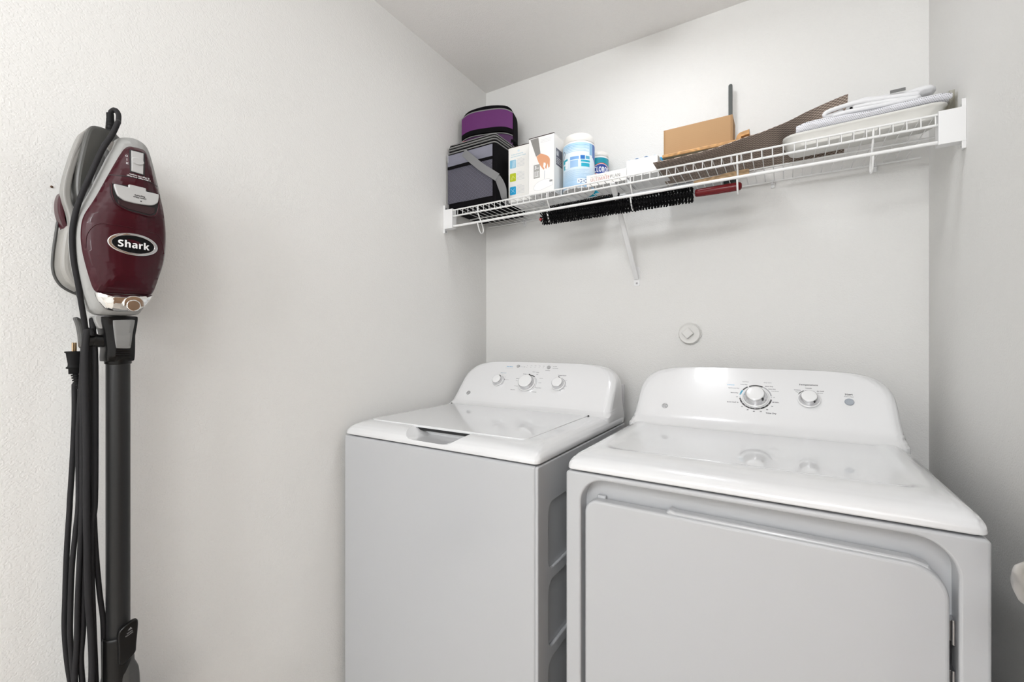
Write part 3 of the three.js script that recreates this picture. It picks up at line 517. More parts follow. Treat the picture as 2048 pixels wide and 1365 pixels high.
{
  const b = printedBox('printed_carton', 'white carton with blue and green squares printed down its front, beside the cooler bag', [-0.912, TOP, -1.566, -0.806, TOP + 0.212, -1.462], (c, w, h) => {
    c.fillStyle = '#efeeea'; c.fillRect(0, 0, w, h); const mm = P;
    c.fillStyle = '#9fc4d4'; c.font = `bold ${5.6 * mm}px sans-serif`; c.fillText('freshen & deodorize', 12 * mm, 30 * mm); c.fillText('anti-odor protect a home', 10 * mm, 38 * mm);
    c.fillStyle = '#d6e4ea'; c.beginPath(); c.arc(46 * mm, 16 * mm, 5 * mm, 0, 7); c.fill();
    const sq = (y, col) => { c.fillStyle = col; c.beginPath(); c.roundRect(6 * mm, y * mm, 28 * mm, 32 * mm, 4 * mm); c.fill(); };
    sq(48, '#83bcd8'); c.strokeStyle = '#dcecf4'; c.lineWidth = 1.2 * mm; for (let i = 0; i < 5; i++) { c.beginPath(); c.moveTo((20 + i * 3) * mm, 50 * mm); c.lineTo((20 + i * 3 - 3) * mm, 78 * mm); c.stroke(); }
    sq(100, '#b9c41c'); c.strokeStyle = '#e7eca0'; c.beginPath(); c.moveTo(10 * mm, 124 * mm); c.lineTo(20 * mm, 110 * mm); c.lineTo(30 * mm, 122 * mm); c.stroke(); c.beginPath(); c.moveTo(14 * mm, 126 * mm); c.lineTo(22 * mm, 115 * mm); c.stroke();
    sq(152, '#1fa3d8'); c.strokeStyle = '#bfe4f4'; c.beginPath(); c.moveTo(10 * mm, 160 * mm); c.lineTo(28 * mm, 176 * mm); c.moveTo(28 * mm, 160 * mm); c.lineTo(12 * mm, 176 * mm); c.stroke();
    c.fillStyle = '#c9ccd0'; for (const y0 of [46, 98, 150]) for (let i = 0; i < 7; i++) c.fillRect(38 * mm, (y0 + i * 5) * mm, (i ? 34 : 22) * mm, 1.3 * mm);
  }, 424, 848);
}
{
  const b = printedBox('printed_carton', 'tall white carton printed with a grey sleeved arm and hand', [-0.8045, TOP, -1.515, -0.7005, TOP + 0.2105, -1.432], (c, w, h) => {
    const mm = P; c.fillStyle = '#f1f0ee'; c.fillRect(0, 0, w, h);
    c.fillStyle = '#8a8884'; c.beginPath(); c.moveTo(6 * mm, 2 * mm); c.lineTo(40 * mm, 2 * mm); c.lineTo(49 * mm, 62 * mm); c.lineTo(30 * mm, 70 * mm); c.closePath(); c.fill();
    c.fillStyle = '#dca07a'; c.beginPath(); c.moveTo(32 * mm, 70 * mm); c.lineTo(49 * mm, 62 * mm); c.bezierCurveTo(70 * mm, 70 * mm, 86 * mm, 78 * mm, 88 * mm, 92 * mm); c.lineTo(87 * mm, 118 * mm); c.lineTo(82 * mm, 122 * mm); c.lineTo(79 * mm, 104 * mm); c.lineTo(73 * mm, 124 * mm); c.lineTo(68 * mm, 118 * mm); c.lineTo(70 * mm, 100 * mm); c.lineTo(62 * mm, 98 * mm); c.lineTo(60 * mm, 112 * mm); c.lineTo(66 * mm, 122 * mm); c.lineTo(62 * mm, 124 * mm); c.bezierCurveTo(50 * mm, 112 * mm, 40 * mm, 96 * mm, 32 * mm, 70 * mm); c.fill();
    c.fillStyle = '#f6f4f2'; c.beginPath(); c.ellipse(66 * mm, 108 * mm, 4.6 * mm, 7 * mm, 0.4, 0, 7); c.fill();
    c.fillStyle = '#a3a29e'; c.fillRect(20 * mm, 100 * mm, 26 * mm, 50 * mm); c.fillStyle = '#fff'; c.font = `bold ${15 * mm}px sans-serif`; c.fillText('3', 24 * mm, 116 * mm); c.font = `bold ${6 * mm}px sans-serif`; c.fillText('PK', 34 * mm, 116 * mm); c.strokeStyle = '#e6e6e6'; c.lineWidth = 1.4 * mm; for (let i = 0; i < 3; i++) c.strokeRect((24 + i * 6.5) * mm, 126 * mm, 5 * mm, 18 * mm);
    c.strokeStyle = '#c8cbd0'; c.lineWidth = 2.4 * mm; c.beginPath(); c.moveTo(66 * mm, 128 * mm); c.lineTo(65 * mm, 158 * mm); c.stroke();
    c.fillStyle = '#fafafa'; c.strokeStyle = '#b9b9b9'; c.lineWidth = 0.8 * mm; c.beginPath(); c.moveTo(20 * mm, 186 * mm); c.bezierCurveTo(24 * mm, 166 * mm, 52 * mm, 160 * mm, 72 * mm, 160 * mm); c.bezierCurveTo(92 * mm, 160 * mm, 100 * mm, 170 * mm, 100 * mm, 186 * mm); c.bezierCurveTo(70 * mm, 190 * mm, 50 * mm, 200 * mm, 36 * mm, 196 * mm); c.bezierCurveTo(26 * mm, 194 * mm, 20 * mm, 192 * mm, 20 * mm, 186 * mm); c.fill(); c.stroke();
    c.fillStyle = '#9b9b9b'; c.fillRect(86 * mm, 166 * mm, 12 * mm, 7 * mm); c.fillStyle = '#cfcfd2'; for (let i = 0; i < 3; i++) c.fillRect(50 * mm, (12 + i * 5) * mm, 44 * mm, 1 * mm);
  }, 416, 842);
  const side = canvasTex(512, 842, (c, w, h) => { const mm = P; c.fillStyle = '#e9e8e5'; c.fillRect(0, 0, w, h); c.fillStyle = '#6b6b76'; c.fillRect(22 * mm, 46 * mm, 84 * mm, 62 * mm); c.fillStyle = '#f2f2f2'; c.font = `bold ${24 * mm}px sans-serif`; c.fillText('60', 30 * mm, 72 * mm); for (let i = 0; i < 4; i++) c.fillRect(30 * mm, (80 + i * 6) * mm, 66 * mm, 1.6 * mm);
    c.fillStyle = '#3c4450'; c.font = `${16 * mm}px sans-serif`; c.fillText('♺', 28 * mm, 196 * mm); });
  const sg = new THREE.PlaneGeometry(2 * b.d - 0.002, b.h - 0.002); sg.rotateY(Math.PI / 2); at(sg, b.w + 0.0003, b.h / 2, 0); mesh('side_print', sg, std(0xffffff, 0.55, { map: side }), b.t);
}
function canister(name, label, x, z, r, h, lidH, draw, turn) {
  const t = thing(name, label, 'canister', [x, TOP, z], turn);
  mesh('tub', lathe([[0, 0], [r - 0.004, 0], [r, 0.004], [r, h], [r - 0.003, h + 0.003], [0, h + 0.003]], 48), M.white, t);
  const g = new THREE.CylinderGeometry(r + 0.0004, r + 0.0004, h - 0.010, 64, 1, true); at(g, 0, h / 2, 0); mesh('wrap_label', g, std(0xffffff, 0.3, { map: canvasTex(1320, 640, draw) }), t);
  mesh('lid', lathe([[r - 0.004, h + 0.002], [r - 0.0005, h + 0.004], [r - 0.001, h + lidH * 0.55], [r - 0.005, h + lidH * 0.85], [r - 0.011, h + lidH], [r * 0.4, h + lidH + 0.001], [0, h + lidH + 0.001]], 48), std(lin(0.80, 0.78, 0.74), 0.3), t, 'translucent white lid');
  return t;
}
canister('wipes_canister', 'large canister of wipes with pale blue wrap and white lid between carton and booklet box', -0.6335, -1.498, 0.0565, 0.166, 0.034, (c, w, h) => {
  const g = c.createLinearGradient(0, 0, 0, h); g.addColorStop(0, '#a9d3ee'); g.addColorStop(0.22, '#e6eff5'); g.addColorStop(0.5, '#dbe8f2'); g.addColorStop(0.8, '#b7d2e8'); g.addColorStop(1, '#9cc2e2'); c.fillStyle = g; c.fillRect(0, 0, w, h);
  for (const wrap of [-w, 0, w]) { c.save(); c.translate(158 + wrap, 0); // column 158 faces the room
    const F = (col, x, y, a, b) => { c.fillStyle = col; c.fillRect(x, y, a, b); };
    c.fillStyle = '#2a62b0'; c.beginPath(); c.moveTo(205, 0); c.lineTo(330, 0); c.lineTo(330, 330); c.bezierCurveTo(290, 290, 240, 220, 205, 190); c.fill(); F('#8cbcdc', 150, 0, 48, 170);
    for (let i = 0; i < 5; i++) F('#7fb2d8', -190, 30 + i * 22, 330 - (i % 2) * 50, 5);
    F('#26a7bd', -270, 205, 110, 60); F('#26a7bd', -250, 290, 60, 60); F('#eef5f9', -210, 235, 50, 110); F('#7aa7dd', -120, 195, 120, 44); F('#9cc0e6', -120, 250, 110, 100); F('#2b6fbe', 20, 185, 60, 56); F('#2ea9c4', 25, 250, 130, 30); F('#2ea9c4', 30, 295, 120, 52); F('#5aa8c8', 90, 190, 60, 46);
    for (let i = 0; i < 12; i++) F('#8fb4d2', -230 + (i % 3) * 6, 385 + i * 14, 380 - (i % 4) * 40, 4);
    F('#e4edf6', -20, 520, 150, 66); c.strokeStyle = '#23407c'; c.lineWidth = 9; for (const x of [20, 88]) for (let k = 0; k < 3; k++) { c.beginPath(); c.arc(x, 555, 22, k * 2.094 + 0.25, k * 2.094 + 1.75); c.stroke(); }
    F('#f4f4f4', 140, 490, 60, 90); for (let i = 0; i < 9; i++) F('#444', 146, 496 + i * 9, 46, 3 + (i % 3));
    c.strokeStyle = '#33415c'; c.lineWidth = 10; c.beginPath(); c.ellipse(-255, 140, 34, 60, 0.5, 0, 7); c.stroke();
    c.restore(); }
}, -0.35);
canister('disinfecting_wipes', 'small teal canister of disinfecting wipes half hidden behind the large canister', -0.610, -1.632, 0.0395, 0.162, 0.024, (c, w, h) => {
  c.fillStyle = '#1593a8'; c.fillRect(0, 0, w, h); const X = w * 0.5;
  for (const [rx, ry, col] of [[300, 102, '#dd4630'], [286, 90, '#f3f3f3'], [276, 82, '#27459a']]) { c.fillStyle = col; c.beginPath(); c.moveTo(X - rx, 186); c.bezierCurveTo(X - rx * 0.5, 186 - ry * 0.5, X - rx * 0.35, 186 - ry, X, 186 - ry); c.bezierCurveTo(X + rx * 0.35, 186 - ry, X + rx * 0.5, 186 - ry * 0.5, X + rx, 186); c.bezierCurveTo(X + rx * 0.5, 186 + ry * 0.5, X + rx * 0.35, 186 + ry, X, 186 + ry); c.bezierCurveTo(X - rx * 0.35, 186 + ry, X - rx * 0.5, 186 + ry * 0.5, X - rx, 186); c.fill(); }
  c.fillStyle = '#e9eef2'; c.fillRect(X - 330, 330, 660, 26);
  c.fillStyle = '#fff'; c.font = 'bold 108px sans-serif'; c.textAlign = 'center'; c.textBaseline = 'middle'; c.save(); c.translate(X, 188); c.scale(0.80, 1.05); c.fillText('CLOROX', 0, 0); c.restore();
}, 0.0).rotation.y = -2.42;
{ // narrow box with printed front
  const t = thing('booklet_box', 'narrow white box printed with red and grey capitals standing behind the shelf lip', 'box', [-0.515, TOP, -1.500]);
  mesh('carton', rbox(-0.0715, 0, 0.0355, 0.070, 0.0405, 0.045, 0.001, 2), M.paper, t);
  mesh('leaflet', [rbox(-0.117, 0, -0.0905, -0.05, 0.0012, -0.060, 0.0004, 1), rbox(-0.0705, 0, -0.0905, -0.05, 0.0012, -0.034, 0.0004, 1), rbox(-0.052, 0, -0.085, 0.066, 0.0015, 0.034, 0.0005, 1), rbox(-0.045, 0.0015, -0.070, 0.062, 0.004, 0.034, 0.0005, 1)], M.paper, t, 'white leaflets lying behind the box front');
  const g = new THREE.PlaneGeometry(0.140, 0.038); at(g, -0.0007, 0.020, 0.0453);
  mesh('front_print', g, std(0xffffff, 0.6, { map: canvasTex(1128, 304, (c, w, h) => { c.fillStyle = '#eceae6'; c.fillRect(0, 0, w, h); c.font = '122px sans-serif'; c.fillStyle = '#b0645e'; c.fillText('ULTIMATE', 110, 178); const wide = c.measureText('ULTIMATE').width; c.fillStyle = '#6a6a6e'; c.fillText('PLAN', 114 + wide, 178); c.fillStyle = '#9a938c'; c.font = '44px sans-serif'; c.fillText('ARE YOUR HEALTH', 114, 76); c.fillStyle = '#b5a06c'; c.fillText('PET', 520, 76); }) }), t);
}
{ const t = thing('paper_stack', 'loose white papers lying flat on the wires under the white box', 'papers', [-0.42, TOP + 0.0048, -1.565]);
  mesh('sheet', at(extr(rrect(-0.085, -0.055, 0.085, 0.055, 0.002), 0.0012, 0).rotateX(-Math.PI / 2), 0.01, 0, 0), M.paper, t);
  mesh('sheet', at(extr(rrect(-0.07, -0.04, 0.07, 0.04, 0.002), 0.0012, 0).rotateX(-Math.PI / 2).rotateY(0.12), 0.02, 0.0015, -0.01), M.paper, t); }
{ const t = thing('tissue_box', 'open white carton tray with blue tissue showing at its top', 'box', [-0.396, TOP + 0.0085, -1.495]);
  mesh('carton', [rbox(-0.051, 0, 0.032, 0.051, 0.056, 0.035, 0.001, 1), rbox(-0.051, 0, -0.035, 0.051, 0.056, -0.032, 0.001, 1), box(-0.0508, 0.0002, -0.0318, -0.048, 0.0558, 0.0318), box(0.048, 0.0002, -0.0318, 0.0508, 0.0558, 0.0318), box(-0.0478, 0.0004, -0.0318, 0.0478, 0.002, 0.0318)], M.white, t);
  mesh('tissue', sheet((u, v) => [-0.046 + 0.092 * u, 0.0575 + 0.004 * Math.sin(Math.PI * v) + 0.0035 * Math.sin(u * 19 + v * 2) * Math.sin(Math.PI * u), -0.030 + 0.060 * v], 40, 10, 0.001), M.tissue, t, 'crumpled pale blue tissue'); }

// brown woven mat: lies on the deck at the left, twists up against the wall at the right
const matB = [[-0.343, 1.7885, -1.592], [-0.257, 1.7885, -1.592], [-0.19, 1.7885, -1.592], [-0.135, 1.7885, -1.592], [-0.09, 1.7885, -1.591], [-0.055, 1.7885, -1.591], [-0.025, 1.789, -1.590], [0.005, 1.789, -1.590], [0.035, 1.789, -1.589], [0.060, 1.789, -1.589], [0.085, 1.7895, -1.588], [0.108, 1.7895, -1.588], [0.130, 1.790, -1.587], [0.148, 1.790, -1.586]];
const matF = [[-0.3455, 1.8036, -1.402], [-0.2571, 1.8046, -1.402], [-0.1926, 1.8072, -1.402], [-0.1366, 1.8144, -1.403], [-0.0922, 1.8227, -1.404], [-0.0557, 1.8296, -1.412], [-0.026, 1.8435, -1.43], [0.0007, 1.8663, -1.47], [0.0292, 1.9002, -1.53], [0.0554, 1.9245, -1.565], [0.0834, 1.9426, -1.59], [0.1107, 1.9541, -1.6], [0.1378, 1.9648, -1.61], [0.1606, 1.9717, -1.615]];
const cB = new THREE.CatmullRomCurve3(matB.map(p => V3(...p))), cF = new THREE.CatmullRomCurve3(matF.map(p => V3(...p)));
{
  const mt = M.mat.clone(); mt.map = matColor.clone(); mt.map.repeat.set(7, 2.6); mt.map.needsUpdate = true; mt.bumpMap = matBump.clone(); mt.bumpMap.repeat.set(7, 2.6); mt.bumpMap.needsUpdate = true;
  const m = mesh('woven_placemat', sheet((u, v) => { const a = cB.getPoint(u), b = cF.getPoint(u), s = Math.sin(Math.PI * v) * 0.006 * Math.max(0, u - 0.3); return [a.x + (b.x - a.x) * v, a.y + (b.y - a.y) * v - s, a.z + (b.z - a.z) * v]; }, 40, 14, 0.002), mt);
  tag(m, 'brown woven placemat bent up from the wires against the wall', 'placemat');
}
{ const t = thing('blue_pouch', 'bright blue plastic pouch under the end of the bamboo board', 'pouch', [-0.235, 1.8000, -1.580]);
  const o = smooth([[-0.112, 0.0], [-0.121, 0.02], [-0.121, 0.045], [-0.117, 0.064], [-0.111, 0.064], [-0.107, 0.052], [-0.095, 0.048], [0.03, 0.049], [0.085, 0.046], [0.09, 0.03], [0.085, 0.0]], 80);
  mesh('pouch_body', at(extr(shapeOf(o), 0.125, 0.003, 3), 0, 0, -0.065), M.blueBag, t); }
{ const t = thing('bamboo_board', 'long bamboo board lying under the brown cardboard box', 'board', [-0.206, 1.8510, -1.585], 0);
  mesh('board_slab', metricUV(rbox(-0.134, 0, -0.088, 0.133, 0.0110, 0.086, 0.003, 3), 0.3), M.bamboo, t); mesh('underside_batten', [rbox(-0.12, -0.001, -0.060, 0.12, 0.001, -0.030, 0.0005, 1)], M.bamboo, t); }
{ const t = thing('cardboard_box', 'plain brown cardboard box standing on the bamboo board', 'box', [-0.238, 1.8622, -1.572]);
  mesh('carton', metricUV(rbox(-0.103, 0, -0.040, 0.102, 0.0935, 0.040, 0.0015, 2), 0.2), M.cardboard, t);
  mesh('slot', [rbox(-0.1022, 0.002, 0.030, -0.1003, 0.092, 0.0404, 0.0004, 1), rbox(0.0985, 0.002, 0.030, 0.1004, 0.092, 0.0404, 0.0004, 1)], std(lin(0.05, 0.025, 0.012), 0.9), t, 'dark slot along the edge');
  mesh('side_flap', [rbox(0.0995, 0.001, -0.0405, 0.1035, 0.0925, 0.0415, 0.001, 1)], M.cardboard, t); mesh('side_flap', [rbox(-0.1045, 0.001, -0.0405, -0.1005, 0.0925, 0.0415, 0.001, 1)], M.cardboard, t); }
{ const s = new THREE.Shape(); s.moveTo(-0.019, 0); s.bezierCurveTo(-0.019, 0.019, -0.014, 0.0255, -0.004, 0.0275); s.lineTo(0.018, 0.031); s.lineTo(0.018, 0.0165); s.lineTo(-0.004, 0.013); s.lineTo(-0.004, 0); s.closePath();
  const m = mesh('wooden_clip', metricUV(extr(s, 0.045, 0.0015, 2, 10), 0.3), M.bamboo); m.position.set(-0.106, 1.8622, -1.565); tag(m, 'small curved wooden piece on the right end of the bamboo board', 'wooden piece'); }
{ const t = thing('utensil', 'dark grey narrow handle standing upright behind the cardboard box', 'utensil', [-0.1555, 1.7865, -1.692]);
  mesh('handle', at(extr(rrect(-0.0062, 0.09, 0.0062, 0.347, [0.002, 0.002, 0.0055, 0.0055]), 0.006, 0.0015, 2), 0, 0, -0.003), M.stick, t); mesh('blade', at(extr(rrect(-0.022, 0, 0.022, 0.095, [0.006, 0.006, 0.012, 0.012]), 0.004, 0.001, 2), 0, 0, -0.002), M.stick, t); }
{ // shallow white tray
  const t = thing('plastic_tray', 'shallow off white plastic tray with rolled rim at the right end', 'tray', [0.170, TOP, -1.508]);
  const ring = (hx, hz, y, r = 0.03) => plan(hx, hz, -hz, r, y); const tl = p => [p[0], p[1] + (p[0] + 0.17) * 0.02, p[2]];
  const rows = [ring(0.150, 0.040, 0.001, 0.02), ring(0.156, 0.045, 0.003), ring(0.163, 0.049, 0.016), ring(0.168, 0.052, 0.029), ring(0.171, 0.054, 0.0305), ring(0.1725, 0.0555, 0.033), ring(0.172, 0.0555, 0.0365), ring(0.169, 0.053, 0.0385), ring(0.166, 0.050, 0.037), ring(0.160, 0.046, 0.018), ring(0.154, 0.042, 0.006)];
  mesh('tray_shell', loft(rows.map(r => r.map(tl)), { cap0: true, cap1: true, crease: 0.8 }), M.tray, t);
}
{ // white perforated pad
  const mt = M.knit.clone(); mt.map = knitColor.clone(); mt.map.repeat.set(3.4, 1); mt.map.needsUpdate = true;
  const t = thing('mesh_pad', 'folded white perforated pad lying on the off white tray', 'pad', [0.188, TOP + 0.037, -1.508]);
  mesh('pad', (() => { const rows = []; for (let i = 0; i <= 40; i++) { const u = i / 40, x = -0.158 + 0.318 * u, e = Math.min(1, Math.min(u, 1 - u) * 14), row = []; for (let k = 0; k < 28; k++) { const a = k / 28 * Math.PI * 2, hz = 0.046 * (0.9 + 0.1 * e), hy = (0.0175 + 0.002 * Math.sin(u * 9)) * (0.9 + 0.1 * e) * (1 - 0.35 * u); const cx = Math.sign(Math.cos(a)) * Math.pow(Math.abs(Math.cos(a)), 0.6), sy = Math.sign(Math.sin(a)) * Math.pow(Math.abs(Math.sin(a)), 0.8); row.push([x, hy * (1 + sy) + 0.011 * u, hz * cx]); } rows.push(row.reverse()); } return loft(rows, { cap0: true, cap1: true, crease: 0.9, uv: (x, y, z) => [(x + 0.16) / 0.32, (y * 1.2 + z * 0.9) / 0.11] }); })(), mt, t);
}
{ // folded white cotton with strap ends
  const t = thing('folded_cloth', 'folded white cotton cloth with ties and grey tag on top of the pad', 'cloth', [0.225, 1.8585, -1.545]);
  const roll = (pts, ry, rz, n = 40) => { const c = new THREE.CatmullRomCurve3(pts.map(p => V3(...p))), rows = []; for (let i = 0; i <= n; i++) { const u = i / n, p = c.getPoint(u), e = Math.min(1, Math.sqrt(Math.min(u, 1 - u) * 9) + 0.15), row = []; for (let k = 0; k < 18; k++) { const a = k / 18 * 6.2832; row.push([p.x, p.y + ry * e * Math.sin(a) * (1 + 0.12 * Math.sin(u * 23 + a * 2)), p.z + rz * e * Math.cos(a)]); } rows.push(row.reverse()); } return loft(rows, { cap0: true, cap1: true, crease: 1.2 }); };
  mesh('cloth_fold', roll([[-0.0770, 0.0375, 0.0050], [-0.0400, 0.0405, 0.0000], [0.0100, 0.0385, -0.0050], [0.0600, 0.0385, -0.0100], [0.1130, 0.0455, -0.0150]], 0.014, 0.034), M.cotton, t);
  mesh('cloth_fold', roll([[-0.0750, 0.0230, 0.0200], [-0.0250, 0.0210, 0.0200], [0.0250, 0.0170, 0.0200], [0.0800, 0.0150, 0.0150]], 0.012, 0.030), M.cotton, t);
  mesh('cloth_fold', roll([[-0.1070, 0.0080, 0.0150], [-0.0550, 0.0080, 0.0150], [0.0050, 0.0075, 0.0150], [0.0650, 0.0055, 0.0150]], 0.008, 0.036), M.cotton, t);
  mesh('tie', tube([[0.0650, 0.0215, 0.0450], [-0.0084, 0.0290, 0.0460], [-0.0550, 0.0320, 0.0480], [-0.0824, 0.0300, 0.0490], [-0.1133, 0.0250, 0.0510], [-0.1260, 0.0205, 0.0510], [-0.1285, 0.0155, 0.0490], [-0.1230, 0.0130, 0.0450], [-0.1100, 0.0155, 0.0410], [-0.0900, 0.0215, 0.0370]], 0.0056, 70, 9), M.cotton, t, 'white fabric tie looped at its end');
  mesh('tie', tube([[0.0670, 0.0145, 0.0420], [0.0570, 0.0105, 0.0470], [-0.0084, 0.0095, 0.0490], [-0.0715, 0.0115, 0.0490], [-0.1070, 0.0115, 0.0450]], 0.0058, 40, 9), M.cotton, t, 'second white fabric tie');
  mesh('care_tag', rbox(0.0125, 0.0385, 0.040, 0.0435, 0.0465, 0.0418, 0.0005, 1), std(lin(0.17, 0.17, 0.165), 0.6), t, 'small grey care tag');
  mesh('buckle', rbox(-0.072, 0.0175, 0.036, -0.056, 0.0245, 0.046, 0.001, 1), M.black, t, 'small black buckle');
}
{ const t = thing('clear_container', 'clear plastic container wedged beside the right wall behind the bracket', 'container', [0.3465, TOP, -1.53]);
  mesh('container_wall', [rbox(-0.004, 0, -0.06, -0.0028, 0.072, 0.06, 0.0005, 1), rbox(0.005, 0, -0.06, 0.0062, 0.072, 0.06, 0.0005, 1), rbox(-0.004, 0, 0.059, 0.0062, 0.072, 0.0602, 0.0005, 1)], M.clear, t); }

// ---------- brushes lying in the rod hooks ----------
function twist(x0, x1, r, turns) { const a = [], b = []; const n = turns * 6; for (let i = 0; i <= n; i++) { const u = i / n, q = u * turns * 6.2832, x = x0 + (x1 - x0) * u; a.push([x, r * Math.cos(q), r * Math.sin(q)]); b.push([x, -r * Math.cos(q), -r * Math.sin(q)]); } return [tube(a, r, n, 5), tube(b, r, n, 5)]; }
function tufts(x0, x1, pitch, len, rad, per) { // rings of tufts, each ring turned a little against the last
  const gs = [], rows = Math.round((x1 - x0) / pitch);
  for (let k = 0; k <= rows; k++) for (let i = 0; i < per; i++) {
    const a = (i / per) * 6.2832 + k * 0.02, L = len * (0.95 + 0.08 * rnd()), g = new THREE.CylinderGeometry(rad * 1.15, rad * 0.6, L, 5, 1);
    g.translate(0, L / 2, 0); g.rotateZ((rnd() - 0.5) * 0.08 + 0.10); g.rotateX(a); gs.push(at(g, x0 + (x1 - x0) * k / rows, 0, 0));
  }
  gs.push(at(new THREE.CylinderGeometry(len * 0.33, len * 0.33, x1 - x0, 12).rotateZ(Math.PI / 2), (x0 + x1) / 2, 0, 0));
  return gs;
}
{ const t = thing('vent_brush', 'long black bristle brush with a shiny red handle hanging in the rod hooks', 'brush', [-0.48, 1.7000, -1.4425]);
  const r0 = -0.27, r1 = 0.245; mesh('handle', lathe([[0, 0], [0.009, 0.0005], [0.0112, 0.003], [0.0118, 0.012], [0.0125, 0.06], [0.0122, 0.116], [0.0108, 0.123], [0.007, 0.1265], [0, 0.127]], 32).rotateZ(-Math.PI / 2).translate(0.2505, 0, 0), M.red, t, 'glossy dark red handle');
  mesh('twisted_wire', twist(r0, 0.256, 0.0013, 60), M.steel, t);
  const b = mesh('bristles', tufts(r0 + 0.004, 0.243, 0.0093, 0.0270, 0.0022, 11), M.black, t); b.userData.kind = 'stuff'; b.userData.label = 'black bristle tufts in a spiral';
  mesh('end_tip', at(new THREE.SphereGeometry(0.006, 14, 10), r0 - 0.010, -0.003, 0), std(lin(0.45, 0.05, 0.05), 0.4), t, 'small red tip');
}
{ const t = thing('coil_brush', 'thin black brush with flat wooden handle lying above the red handled brush', 'brush', [-0.40, 1.741, -1.472]); t.rotation.z = 0.012;
  const hs = smooth([[0.165, 0.004], [0.20, 0.0075], [0.235, 0.009], [0.255, 0.0125], [0.285, 0.0135], [0.312, 0.0125], [0.314, 0], [0.312, -0.0125], [0.285, -0.0135], [0.255, -0.0125], [0.235, -0.009], [0.20, -0.0075], [0.165, -0.004]], 90);
  const sh = shapeOf(hs); sh.holes.push(new THREE.Path().absarc(0.294, 0.002, 0.0028, 0, Math.PI * 2, true));
  const g = extr(sh, 0.010, 0.003, 3); at(g, 0, 0, -0.005); g.rotateX(-0.5); mesh('handle', metricUV(g, 0.3), M.bambooPale, t, 'pale wooden handle with a hole');
  mesh('twisted_wire', twist(-0.34, 0.170, 0.0022, 90), M.steel, t);
  const b = mesh('bristles', tufts(-0.335, -0.075, 0.006, 0.0145, 0.0013, 10), M.black, t); b.userData.kind = 'stuff'; b.userData.label = 'short black bristles';
}

